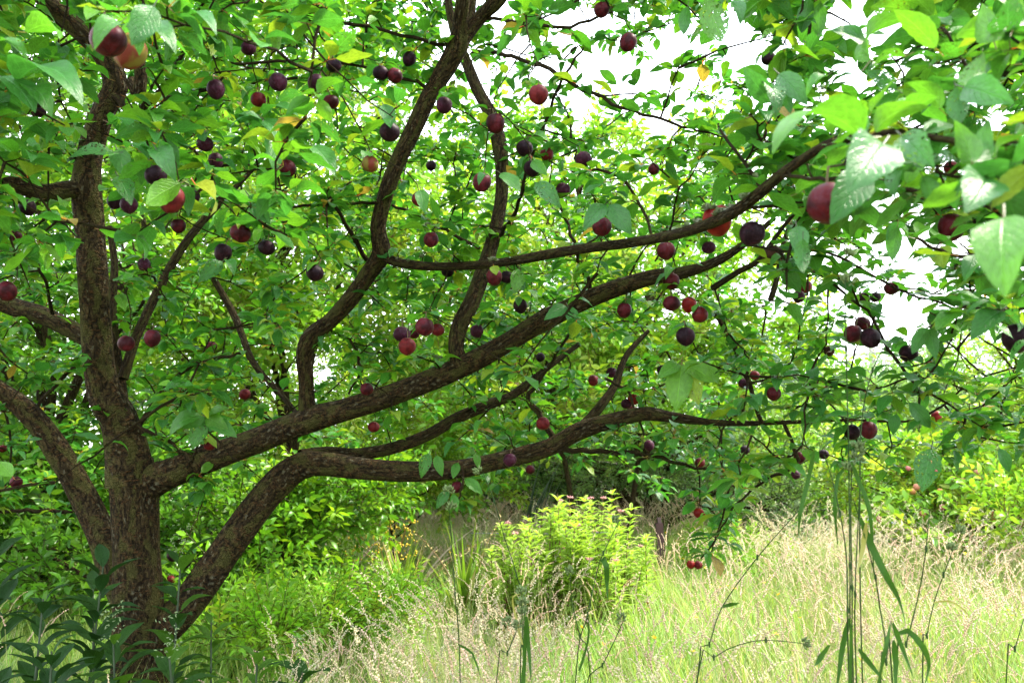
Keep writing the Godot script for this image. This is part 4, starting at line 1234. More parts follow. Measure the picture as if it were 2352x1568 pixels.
	bush("dark_shrub", "very dark evergreen shrub filling the hollow under the grey-green one", "shrub", "shrubs at the meadow edge", 1450, 11.2,
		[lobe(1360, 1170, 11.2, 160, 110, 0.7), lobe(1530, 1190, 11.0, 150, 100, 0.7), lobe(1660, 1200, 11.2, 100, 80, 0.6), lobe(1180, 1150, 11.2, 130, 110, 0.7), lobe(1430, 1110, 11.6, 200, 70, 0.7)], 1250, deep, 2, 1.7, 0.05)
	bush("meadow_shrub", "bright green shrub closing the far end of the mown strip", "shrub", "shrubs at the meadow edge", 1890, 11.6,
		[lobe(1860, 1080, 11.6, 120, 80, 0.8), lobe(1990, 1090, 12.0, 110, 70, 0.8), lobe(1780, 1030, 11.8, 110, 90, 0.8)], 480, fresh + grey, 1, 1.2, 0.05)
	for e in [["tall pale shrub far off behind the heavy limb", 1000, 13.0, 180, fresh], ["far grey-green thicket behind the low limb's outer end", 1330, 13.6, 200, grey], ["far green thicket seen through the gaps by the diagonal limb", 560, 12.5, 230, mid], ["far shaded thicket behind the side limbs", 60, 12.0, 250, mid], ["far thicket beyond the picture's shaded edge", -420, 12.0, 260, mid], ["far green thicket behind the tall grass stalks", 1700, 14.5, 200, mid], ["far thicket behind the sunlit fruit tree", 2150, 15.0, 220, grey], ["far thicket past the frame beyond the fruit tree", 2600, 14.0, 240, mid], ["far dim thicket behind the pink-flowered clump", 1060, 15.0, 240, deep]]:
		bush("far_thicket", e[0], "thicket", "far thickets", e[1], e[2], [lobe(e[1] - e[3] * 0.5, 960, e[2], e[3] * 0.7, 130, 1.0), lobe(e[1] + e[3] * 0.5, 900, e[2], e[3] * 0.7, 130, 1.0), lobe(e[1], 1060, e[2] - 0.3, e[3], 90, 1.0), lobe(e[1] - e[3] * 0.6, 1120, e[2] - 0.5, e[3] * 0.7, 60, 0.8), lobe(e[1] + e[3] * 0.6, 1110, e[2] - 0.5, e[3] * 0.7, 60, 0.8)], 760, e[4], 1, 1.5, 0.08)
	# the sunlit fruit tree by the open meadow
	var ft := bush("fruit_tree", "small sunlit yellow-green fruit tree with a crooked thin trunk beside the open meadow", "tree", "", 2288, 7.6,
		[lobe(2110, 1130, 8.0, 150, 90, 0.7), lobe(2290, 1120, 7.9, 150, 100, 0.7), lobe(2200, 1060, 8.2, 180, 60, 0.7), lobe(2240, 1200, 7.8, 130, 60, 0.5), lobe(2400, 1050, 8.0, 130, 140, 0.7), lobe(2000, 1120, 8.4, 90, 70, 0.5), lobe(2140, 1215, 7.8, 90, 40, 0.4), lobe(2230, 1215, 6.7, 130, 60, 0.5), lobe(2350, 1190, 6.6, 110, 80, 0.5), lobe(2130, 1255, 7.2, 60, 30, 0.3)], 900, fresh, 0, 1.0, 0.022, Color(1.5, 1.0, 0.9))
	var inv := Transform3D(Basis(), -ft.position)
	var xfs := []
	var cols := PackedColorArray()
	for flat in [[2340, 960, 7.4, 9, 2280, 920, 7.3, 7, 2235, 860, 7.2, 5, 2200, 805, 7.2, 3], [2352, 930, 7.4, 8, 2250, 905, 7.3, 6, 2160, 870, 7.2, 4, 2120, 835, 7.2, 3], [2420, 960, 7.4, 9, 2330, 850, 7.3, 6, 2290, 800, 7.2, 4], [2440, 1000, 7.4, 9, 2390, 850, 7.3, 6, 2372, 760, 7.2, 4], [2400, 1010, 7.4, 9, 2300, 985, 7.3, 6, 2230, 975, 7.2, 4]]:
		var path := smooth(limb_ctrl(flat), 0.06)
		var mb := MB.new()
		tube(mb, path, 6, 0.0, Color(1.8, 1.2, 1.0))
		part("shoot", mb.mesh(), bark, ft, inv)
		for q in path:
			for k in 3:
				xfs.append(Transform3D(leaf_basis(Vector3(rf(-1, 1), rf(-0.1, 1.0), rf(-1, 1)), Vector3(rf(-0.5, 0.5), 1, rf(-0.5, 0.5)), rf(0.5, 0.8)), q[0] - ft.position))
				cols.append(fresh[rng.randi() % 4] * rf(0.9, 1.2))
	scatter("shoot_leaves", sprigs[1], back_mat, xfs, cols, ft)
	var fruit_mats := [plain("orange_fruit", 0.34, 0.13, 0.07, 0.7), plain("orange_fruit", 0.40, 0.16, 0.05, 0.6), plain("orange_fruit", 0.34, 0.10, 0.09, 0.7)]
	var fruit_mesh := plum_shape(0.08, 1.05, 9).mesh()
	var spots := [[2098, 1128], [2106, 1118], [2087, 1075], [2160, 1128], [2152, 1080], [2135, 1060], [2212, 1104], [2225, 1130], [2245, 1085], [2330, 1162], [2284, 1180], [2286, 1190], [2120, 1180], [2166, 1165], [2021, 1192], [2290, 1130], [2205, 1070], [2275, 1115], [2188, 1098], [2310, 1215]]
	for s in spots:
		var p := at(s[0], s[1], 7.15 + rf(-0.2, 0.2))
		var f := part("orange_fruit", fruit_mesh, fruit_mats[rng.randi() % 3], self, Transform3D(Basis().scaled(Vector3.ONE * rf(0.04, 0.055)), p))
		tag(f, "small pinkish orange fruit among the leaves of the sunlit tree beside the meadow", "fruit", "orange fruits on the sunlit tree")
	var berry := plain("red_fruit", 0.16, 0.012, 0.012, 0.4)
	for s in [[2290, 1238, "upper of three small red fruits strung along the sunlit tree's low bough"], [2297, 1244, "middle one of three small red fruits on the sunlit tree's low bough"], [2299, 1252, "lowest of three small red fruits on the sunlit tree's low bough"], [2265, 922, "single small red fruit on a sunlit shoot against the far trees"]]:
		var f := part("red_fruit", fruit_mesh, berry, self, Transform3D(Basis().scaled(Vector3.ONE * 0.036), at(s[0], s[1], 7.15)))
		tag(f, s[2], "fruit")
	# far away at the edge of the sky
	bush("far_tree", "hazy grey-green tree far beyond the pole", "tree", "", 2110, 34.0, [lobe(2090, 900, 34, 60, 60, 1.5), lobe(2140, 930, 34, 70, 60, 1.5), lobe(2080, 980, 33, 60, 60, 1.5)], 600, grey, 3, 4.0, 0.2)
	bush("far_tree", "dark evergreen far off behind the sunlit fruit tree", "tree", "", 2270, 30.0, [lobe(2230, 990, 30, 80, 60, 1.5), lobe(2320, 980, 30, 80, 70, 1.5), lobe(2170, 1010, 29, 70, 50, 1.5), lobe(2420, 960, 30, 120, 100, 1.5)], 900, deep, 3, 3.6, 0.2)
	bush("far_tree", "low far line of bushes under the pole", "tree", "", 1960, 28.0, [lobe(1940, 1000, 28, 90, 60, 1.5), lobe(2040, 1010, 28, 90, 50, 1.5), lobe(1840, 1000, 28, 90, 60, 1.5)], 700, mid + grey, 1, 4.0, 0.2)
	build_pole()
	build_boards()

func box(mb: MB, c: Vector3, e: Vector3, b := Basis()) -> void:
	var bm := BoxMesh.new()
	bm.size = e
	var a := bm.get_mesh_arrays()
	var off := mb.v.size()
	var xf := Transform3D(b, c)
	mb.v.append_array(xf * (a[Mesh.ARRAY_VERTEX] as PackedVector3Array))
	mb.n.append_array(Transform3D(b, Vector3.ZERO) * (a[Mesh.ARRAY_NORMAL] as PackedVector3Array))
	mb.uv.append_array(a[Mesh.ARRAY_TEX_UV])
	for i in (a[Mesh.ARRAY_VERTEX] as PackedVector3Array).size():
		mb.c.append(Color.WHITE)
	for i in a[Mesh.ARRAY_INDEX]:
		mb.ix.append(i + off)

func build_pole() -> void:
	var d := 38.0
	var foot := ground_at(2008, d)
	var o := thing("utility_pole", "pale wooden utility pole with crossarm and a light grey transformer beyond the trees", "pole", foot)
	var inv := Transform3D(Basis(), -foot)
	var top := at(2008, 785, d)
	var wood := plain("pole_wood", 0.30, 0.27, 0.26, 0.85)
	var iron := plain("pole_iron", 0.36, 0.38, 0.42, 0.5)
	var mb := MB.new()
	tube(mb, [[foot, 0.19], [foot.lerp(top, 0.5), 0.16], [Vector3(foot.x, top.y, foot.z), 0.13]], 12, 0.0)
	part("pole", mb.mesh(), wood, o, inv)
	var up := Vector3(foot.x, 0, foot.z)
	var y1 := at(2008, 813, d).y
	var y2 := at(2008, 872, d).y
	mb = MB.new()
	box(mb, Vector3(up.x - 0.35, y1, up.z + 0.2), Vector3(1.9, 0.13, 0.12), Basis(Vector3.BACK, 0.06))
	part("crossarm", mb.mesh(), wood, o, inv)
	mb = MB.new()
	box(mb, Vector3(up.x + 0.9, y2, up.z + 0.2), Vector3(2.4, 0.12, 0.12), Basis(Vector3.BACK, 0.05))
	part("crossarm", mb.mesh(), plain("arm_wood", 0.16, 0.12, 0.12, 0.9), o, inv)
	for s in [[-0.35, 0.35], [0.35, -0.35]]:
		mb = MB.new()
		tube(mb, [[Vector3(up.x + s[0], y1 - 0.04, up.z + 0.22), 0.03], [Vector3(up.x, y1 - 0.75, up.z + 0.17), 0.03]], 6, 0.0)
		part("brace", mb.mesh(), iron, o, inv)
	for x in [-1.15, -0.6, 0.0, 0.5]:
		mb = MB.new()
		tube(mb, [[Vector3(up.x + x, y1 + 0.06, up.z + 0.2), 0.035], [Vector3(up.x + x, y1 + 0.12, up.z + 0.2), 0.06], [Vector3(up.x + x, y1 + 0.2, up.z + 0.2), 0.03]], 8, 0.0)
		part("insulator", mb.mesh(), plain("insulator", 0.4, 0.4, 0.42, 0.3), o, inv)
	mb = MB.new()
	var yt := at(2020, 890, d).y
	tube(mb, [[Vector3(up.x + 0.35, yt - 0.55, up.z + 0.35), 0.30], [Vector3(up.x + 0.35, yt - 0.5, up.z + 0.35), 0.34], [Vector3(up.x + 0.35, yt + 0.45, up.z + 0.35), 0.34], [Vector3(up.x + 0.35, yt + 0.52, up.z + 0.35), 0.28]], 18, 0.0)
	var tr := part("transformer", mb.mesh(), plain("transformer_paint", 0.55, 0.6, 0.66, 0.45), o, inv)
	for x in [-0.12, 0.12]:
		mb = MB.new()
		tube(mb, [[Vector3(up.x + 0.35 + x, yt + 0.5, up.z + 0.35), 0.05], [Vector3(up.x + 0.35 + x, yt + 0.75, up.z + 0.35), 0.035]], 8, 0.0)
		part("bushing", mb.mesh(), iron, tr)
	for k in 3:
		mb = MB.new()
		var a := Vector3(up.x - 1.15 + k * 0.55, y1 + 0.2, up.z + 0.2)
		var w := []
		for i in 25:
			var t := i / 24.0
			w.append([a + Vector3(-40.0 * t, -2.4 * t * (1.0 - t) * 1.6, -6.0 * t), 0.012])
		tube(mb, w, 4, 0.0)
		part("wire", mb.mesh(), plain("wire", 0.1, 0.1, 0.11, 0.6), o, inv)

func build_boards() -> void:
	var g := at(2062, 1222, 10.2)
	g.y = 0.0
	var o := thing("raised_bed", "weathered timber garden bed edge with a bluish grey top rail at the meadow's far side", "garden bed", g)
	var wood := plain("weathered_board", 0.26, 0.22, 0.18, 0.9)
	var rail := plain("top_rail", 0.34, 0.37, 0.42, 0.8)
	for k in 3:
		var mb := MB.new()
		box(mb, Vector3(0, 0.06 + k * 0.125, 0), Vector3(0.62, 0.12, 0.035), Basis(Vector3.UP, -0.35))
		part("board", mb.mesh(), wood, o)
	var mb := MB.new()
	box(mb, Vector3(0, 0.40, 0), Vector3(0.66, 0.03, 0.09), Basis(Vector3.UP, -0.35) * Basis(Vector3.BACK, -0.1))
	part("top_rail", mb.mesh(), rail, o)
	for x in [-0.28, 0.28]:
		mb = MB.new()
		box(mb, Basis(Vector3.UP, -0.35) * Vector3(x, 0.19, -0.045), Vector3(0.05, 0.38, 0.05), Basis(Vector3.UP, -0.35))
		part("corner_post", mb.mesh(), wood, o)

# ---------------------------------------------------------------- meadow
func blade(mb: MB, base: Vector3, head: float, height: float, lean: float, width: float, droop: float, col: Color, segs := 4, fold := 0.25) -> void:
	# a strap leaf that rises from base and bends over towards the compass direction head
	var out := Vector3(cos(head), 0, sin(head))
	var side := Vector3(-sin(head), 0, cos(head))
	var p := base
	var ang := lean
	var off := mb.v.size()
	for i in segs + 1:
		var t := float(i) / segs
		var w := width * 0.5 * (1.0 - pow(t, 2.2)) * (0.75 + 0.5 * sin(PI * minf(t * 1.3, 1.0)))
		var nrm := (Vector3.UP * sin(ang) - out * cos(ang)).normalized()
		for k in 2:
			mb.v.append(p + side * (w if k == 1 else -w) - nrm * w * fold)
			mb.n.append((nrm + side * (0.4 if k == 1 else -0.4)).normalized())
			mb.uv.append(Vector2(k, t))
			mb.c.append(col)
		if i < segs:
			p += (Vector3.UP * cos(ang) + out * sin(ang)) * height / segs
			ang += droop / segs
	for i in segs:
		var a := off + i * 2
		mb.ix.append_array(PackedInt32Array([a, a + 2, a + 1, a + 1, a + 2, a + 3]))

func strand(mb: MB, pts: Array, w0: float, w1: float, col: Color) -> void:
	# a thin three-sided stem
	var path := []
	for i in pts.size():
		path.append([pts[i], lerpf(w0, w1, float(i) / (pts.size() - 1)) * 0.5])
	tube(mb, path, 3, 0.0, col, false)

func grain(mb: MB, p: Vector3, dirv: Vector3, ln: float, w: float, col: Color) -> void:
	# one spikelet: a small four-sided spindle
	var a := dirv.normalized()
	var s := a.cross(Vector3(0.31, 0.9, 0.2)).normalized()
	var u := a.cross(s)
	var off := mb.v.size()
	for q in [[p, -a], [p + a * ln * 0.45 + s * w, s], [p + a * ln * 0.45 + u * w, u], [p + a * ln * 0.45 - s * w, -s], [p + a * ln * 0.45 - u * w, -u], [p + a * ln, a]]:
		mb.v.append(q[0])
		mb.n.append(q[1])
		mb.uv.append(Vector2.ZERO)
		mb.c.append(col)
	for k in 4:
		var i := off + 1 + k
		var j := off + 1 + (k + 1) % 4
		mb.ix.append_array(PackedInt32Array([off, i, j, off + 5, j, i]))

func tuft(n: int, h: float, spread: float, w: float, droop: float, cols: Array) -> MB:
	var mb := MB.new()
	for k in n:
		var c: Color = cols[rng.randi() % cols.size()] * rf(0.8, 1.15)
		blade(mb, Vector3(rf(-1, 1), 0, rf(-1, 1)) * spread, rf(0, TAU), h * rf(0.5, 1.1), rf(0.02, 0.3), w * rf(0.6, 1.2), droop * rf(0.3, 1.4), c, 4)
	return mb

func seed_tuft(n: int, h: float, col: Color, straw: Color, loose: float) -> MB:
	var mb := MB.new()
	for k in n:
		var b := Vector3(rf(-0.09, 0.09), 0, rf(-0.09, 0.09))
		var lean := Vector3(rf(-1, 1), 0, rf(-1, 1)) * 0.16
		var hh := h * rf(0.75, 1.15)
		var nod := lean.normalized() * rf(0.4, 1.0)
		var pts := [b, b + lean * 0.3 + Vector3(0, hh * 0.5, 0), b + lean + Vector3(0, hh, 0)]
		strand(mb, pts, 0.0022, 0.0012, straw)
		var p: Vector3 = pts[2]
		var curl := rf(0.01, 0.10)
		var dirv := (Vector3.UP + lean * 2.0).normalized()
		for i in 11:
			var t := i / 10.0
			dirv = (dirv + (nod - Vector3.UP * 0.9) * curl).normalized()
			p += dirv * 0.009
			for s in 2:
				grain(mb, p, dirv + Vector3(rf(-1, 1), rf(-1, 1), rf(-1, 1)) * loose, 0.012 * (1.2 - 0.6 * t), 0.0021, col * rf(0.75, 1.15))
	return mb

func build_meadow() -> void:
	# ground, one sheet out to the horizon
	var gm := MB.new()
	var xs := []
	for i in 61:
		var t := i / 60.0 * 2.0 - 1.0
		xs.append(signf(t) * (absf(t) * 14.0 + pow(absf(t), 6.0) * 380.0))
	for z in xs:
		for x in xs:
			gm.v.append(Vector3(x, gy(x, z - 8.0), z - 8.0))
			gm.uv.append(Vector2(x, z))
			gm.c.append(Color.WHITE)
	for j in 60:
		for i in 60:
			var a := j * 61 + i
			gm.ix.append_array(PackedInt32Array([a, a + 1, a + 61, a + 1, a + 62, a + 61]))
	finish_normals(gm)
	var w := 256
	var n1 := noise_bytes(w, w, 0.02, 61)
	var n2 := noise_bytes(w, w, 0.09, 62)
	var rgb := PackedByteArray()
	rgb.resize(w * w * 3)
	for i in w * w:
		var c := Vector3(0.07, 0.085, 0.028).lerp(Vector3(0.16, 0.14, 0.07), smoothstep(0.35, 0.7, n1[i] / 255.0)) * (0.5 + n2[i] / 255.0)
		var s := lin(c.x, c.y, c.z)
		rgb[i * 3] = int(clampf(s.r, 0, 1) * 255)
		rgb[i * 3 + 1] = int(clampf(s.g, 0, 1) * 255)
		rgb[i * 3 + 2] = int(clampf(s.b, 0, 1) * 255)
	var gmat := StandardMaterial3D.new()
	gmat.resource_name = "meadow_soil"
	gmat.albedo_texture = image_rgb(w, w, rgb)
	gmat.uv1_scale = Vector3(0.6, 0.6, 0.6)
	gmat.roughness = 0.95
	var ground := part("ground", gm.mesh(), gmat, self)
	tag(ground, "matted soil and dead stems under the long meadow grass", "ground", "", "structure")
	# grasses
	var gmat2 := leaf_material("grass_blades", Color.WHITE, 0.5, 0.9, false, 0.4)
	var smat := leaf_material("grass_heads", Color.WHITE, 0.7, 0.7, false, 0.3)
	var green := [Color(0.20, 0.36, 0.060), Color(0.25, 0.41, 0.075), Color(0.14, 0.30, 0.055), Color(0.38, 0.47, 0.14)]
	var dry := [Color(0.58, 0.49, 0.31), Color(0.50, 0.44, 0.24), Color(0.40, 0.44, 0.16), Color(0.60, 0.50, 0.36)]
	var kinds := [
		["green_meadow_grass", tuft(15, 0.46, 0.10, 0.0055, 1.1, green), gmat2, 0.36, "long soft green grass blades growing through the whole meadow"],
		["dry_meadow_grass", tuft(15, 0.44, 0.11, 0.0038, 1.3, dry), gmat2, 0.24, "bleached straw-coloured grass blades tangled through the meadow"],
		["pink_grass_heads", seed_tuft(7, 0.50, Color(0.60, 0.44, 0.33), Color(0.42, 0.44, 0.18), 0.35), smat, 0.24, "nodding pinkish tan seed heads of meadow grass"],
		["loose_grass_heads", seed_tuft(7, 0.56, Color(0.56, 0.49, 0.33), Color(0.33, 0.42, 0.14), 0.9), smat, 0.16, "loose feathery straw seed heads of meadow grass"],
	]
	var lots := [[], [], [], []]
	var tints := [PackedColorArray(), PackedColorArray(), PackedColorArray(), PackedColorArray()]
	var patch := FastNoiseLite.new()
	patch.seed = 5
	patch.frequency = 0.35
	for k in 20000:
		var d := sqrt(rf(2.2 * 2.2, 15.5 * 15.5))
		var px := rf(-420, 2780)
		var p := ground_at(px, d)
		var shade := px < 1000 + (d - 4.0) * 40.0 and d < 8.5
		var t := rng.randf() + patch.get_noise_2d(p.x, p.z) * 0.85
		if px < 620 and d < 6.0:
			t -= 0.45
		elif px < 900 and d < 7.5:
			t -= 0.2
		var kind := 0 if t < 0.45 else (1 if t < 0.72 else (2 if t < 0.90 else 3))
		var s := rf(0.75, 1.2) * (0.8 if shade else 1.0) * (1.0 if d < 10.0 else 0.85)
		if absf(px - 1900) < 260 and d > 8.0:
			s *= 0.75
		if px > 820 and px < 1180 and d > 4.3 and d < 6.4:
			kind = 0 if kind == 0 or rng.randf() < 0.6 else 1
			s *= 0.6
		lots[kind].append(Transform3D(Basis(Vector3.UP, rf(0, TAU)).scaled(Vector3(1.0 + d * 0.03, 1, 1.0 + d * 0.03) * s), p))
		var v := rf(0.8, 1.15)
		tints[kind].append(Color(v * rf(0.92, 1.08), v, v * rf(0.85, 1.05)))
	for i in 4:
		var o := scatter(kinds[i][0], kinds[i][1].mesh(), kinds[i][2], lots[i], tints[i], self)
		tag(o, kinds[i][4], "grass", "", "stuff")
	build_clump()
	build_straps()
	build_herbs()
	build_stalks()
	build_flowers()

func build_clump() -> void:
	# tall leafy stems with pink flower heads
	var o := thing("flowering_clump", "tall clump of bright yellow-green leafy stems tipped with small pink flower heads in the meadow", "flower clump", ground_at(1330, 6.1))
	var lm := leaf_material("clump_leaf", Color(0.34, 0.52, 0.070), 0.55, 1.0, false)
	var am := leaf_material("clump_leaf_old", Color(0.42, 0.22, 0.06), 0.6, 0.7, true)
	var sm := plain("clump_stem", 0.13, 0.055, 0.03, 0.7)
	var pm := leaf_material("pink_flower", Color(0.62, 0.30, 0.30), 0.7, 0.6, false)
	var leaf := leaf_shape(0.9, 0.35, 0.30, 0.05, 4, 2, 0.05, Color(0.8, 0.6, 0.6), 0.85)
	for k in 70:
		var px := 1345.0 + rf(-1, 1) * rf(70, 205)
		var d := 6.0 + rf(-0.45, 0.45)
		if k > 60:
			px = 1150.0 + rf(-40, 50)
		var p := ground_at(px, d)
		var edge := absf(px - 1350.0) / 190.0
		var h := (0.92 - 0.20 * edge * edge) * rf(0.62, 1.10)
		var lean := Vector3(rf(-0.17, 0.17), 0, rf(-0.14, 0.14))
		var mb := MB.new()
		tube(mb, [[p, 0.005], [p + lean * 0.4 + Vector3(0, h * 0.5, 0), 0.004], [p + lean + Vector3(0, h, 0), 0.002]], 5, 0.0, Color.WHITE)
		var inv := Transform3D(Basis(), -o.position)
		var st := part("stem", mb.mesh(), sm, o, inv)
		var fol := MB.new()
		var old := MB.new()
		var whorls := 15
		for i in whorls:
			var t := 0.25 + 0.75 * i / whorls
			var q := p + lean * t + Vector3(0, h * t, 0)
			for j in 5:
				var an := j * PI * 0.4 + i * 0.8 + rf(-0.3, 0.3)
				var dirv := Vector3(cos(an), rf(-0.1, 0.75), sin(an))
				var tgt := old if t < 0.45 and rng.randf() < 0.22 else fol
				tgt.add(leaf, Transform3D(leaf_basis(dirv, Vector3.UP, rf(0.08, 0.14) * (1.1 - 0.4 * t)), q), Color.WHITE * rf(0.75, 1.0))
		part("leaves", fol.mesh(), lm, st)
		if old.v.size():
			part("old_leaves", old.mesh(), am, st)
		if k % 4 == 0:
			var fl := MB.new()
			var top := p + lean + Vector3(0, h, 0)
			for i in 26:
				var v := Vector3(rf(-1, 1), rf(0, 0.6), rf(-1, 1)).normalized()
				grain(fl, top + v * rf(0.004, 0.020), v + Vector3.UP * 0.6, 0.012, 0.004, Color.WHITE * rf(0.75, 1.0))
			part("flower_head", fl.mesh(), pm, st)

func build_straps() -> void:
	var mats := [leaf_material("strap_leaf", Color(0.15, 0.28, 0.03), 0.35, 1.0, false), leaf_material("strap_leaf", Color(0.22, 0.33, 0.04), 0.35, 1.0, false), leaf_material("strap_leaf", Color(0.42, 0.33, 0.12), 0.6, 0.6, false)]
	for s in [["strap-leaved green clump with a spent flower stem arching over it", 925, 6.2, 34, 0.74], ["strap-leaved clump closer to the pink-flowered stems", 1075, 6.4, 32, 0.74], ["small strap-leaved tuft hidden in the seed heads past the pink-flowered clump", 1510, 7.2, 12, 0.5]]:
		var o := thing("strap_leaf_clump", s[0], "plant", ground_at(s[1], s[2]), "strap-leaved clumps in the meadow")
		for k in s[3]:
			var mb := MB.new()
			var an := rf(0, TAU)
			blade(mb, Vector3(rf(-0.07, 0.07), 0, rf(-0.07, 0.07)), an, s[4] * rf(0.6, 1.15), rf(0.05, 0.4), rf(0.016, 0.028), rf(0.1, 0.6), Color.WHITE, 6, 0.35)
			part("blade", mb.mesh(), mats[2] if rng.randf() < 0.14 else mats[rng.randi() % 2], o)
		for k in 3:
			var mb := MB.new()
			var an := rf(0, TAU)
			var q := Vector3.ZERO
			var pts := [q]
			var ang := rf(0.15, 0.5)
			for i in 6:
				q += (Vector3.UP * cos(ang) + Vector3(cos(an), 0, sin(an)) * sin(ang)) * 0.14
				ang += 0.14
				pts.append(q)
			strand(mb, pts, 0.006, 0.003, Color(0.6, 0.35, 0.25))
			for i in 16:
				var p: Vector3 = pts[3].lerp(pts[6], i / 15.0) if i > 7 else pts[2].lerp(pts[5], i / 8.0)
				grain(mb, p, Vector3(rf(-1, 1), 0.5, rf(-1, 1)), 0.045, 0.004, Color(1.0, 0.9, 0.6))
			part("spent_flower_stem", mb.mesh(), plain("spent_stem", 0.42, 0.38, 0.24, 0.8), o)
	# broken dry flax leaves by the fence line
	var fm := [plain("dry_flax", 0.30, 0.21, 0.12, 0.8), plain("dry_flax", 0.20, 0.12, 0.07, 0.8), plain("dry_flax", 0.36, 0.28, 0.18, 0.8)]
	var f := thing("flax_plant", "collapsed flax plant with long dry tan leaves lying about under the low limb", "plant", ground_at(830, 7.0))
	for k in 34:
		var mb := MB.new()
		var an := rf(0, TAU)
		blade(mb, Vector3(rf(-0.45, 0.45), rf(0.0, 0.15), rf(-0.3, 0.3)), an, rf(0.6, 1.15), rf(0.45, 1.3), rf(0.025, 0.05), rf(0.3, 1.6), Color.WHITE, 7, 0.4)
		part("dry_leaf", mb.mesh(), fm[rng.randi() % 3], f)
	var g := thing("flax_plant", "dark green flax fan with broad upright leaves beside the hollow under the shrub", "plant", ground_at(1195, 8.6))
	var dm := leaf_material("flax_leaf", Color(0.035, 0.065, 0.035), 0.35, 0.4, false)
	for k in 9:
		var mb := MB.new()
		blade(mb, Vector3(rf(-0.1, 0.1), 0, rf(-0.1, 0.1)), rf(-0.6, 0.6), rf(0.9, 1.45), rf(0.05, 0.3), rf(0.06, 0.10), rf(0.1, 0.5), Color.WHITE, 6, 0.4)
		part("blade", mb.mesh(), dm, g)
	var post := thing("broken_post", "short reddish weathered stake standing in the dark hollow beside the pink-flowered clump", "post", ground_at(1512, 7.6))
	var pb := MB.new()
	box(pb, Vector3(0, 0.29, 0), Vector3(0.06, 0.58, 0.05), Basis(Vector3.BACK, 0.05))
	part("stake", pb.mesh(), plain("stake", 0.045, 0.018, 0.015, 0.85), post)
	pb = MB.new()
	box(pb, Vector3(-0.012, 0.595, 0.0), Vector3(0.03, 0.06, 0.04), Basis(Vector3.BACK, 0.12))
	part("splinter", pb.mesh(), plain("splinter", 0.07, 0.04, 0.035, 0.85), post)
	# a fence wire strung low behind the flax
	var wm := MB.new()
	var a := at(1080, 1224, 8.2)
	var b := at(1420, 1222, 8.4)
	tube(wm, [[a, 0.004], [a.lerp(b, 0.5) - Vector3(0, 0.01, 0), 0.004], [b, 0.004]], 5, 0.0)
	var fw := part("fence_wire", wm.mesh(), plain("wire", 0.30, 0.33, 0.36, 0.4), self)
	tag(fw, "thin bluish fence wire strung low behind the meadow plants", "wire")

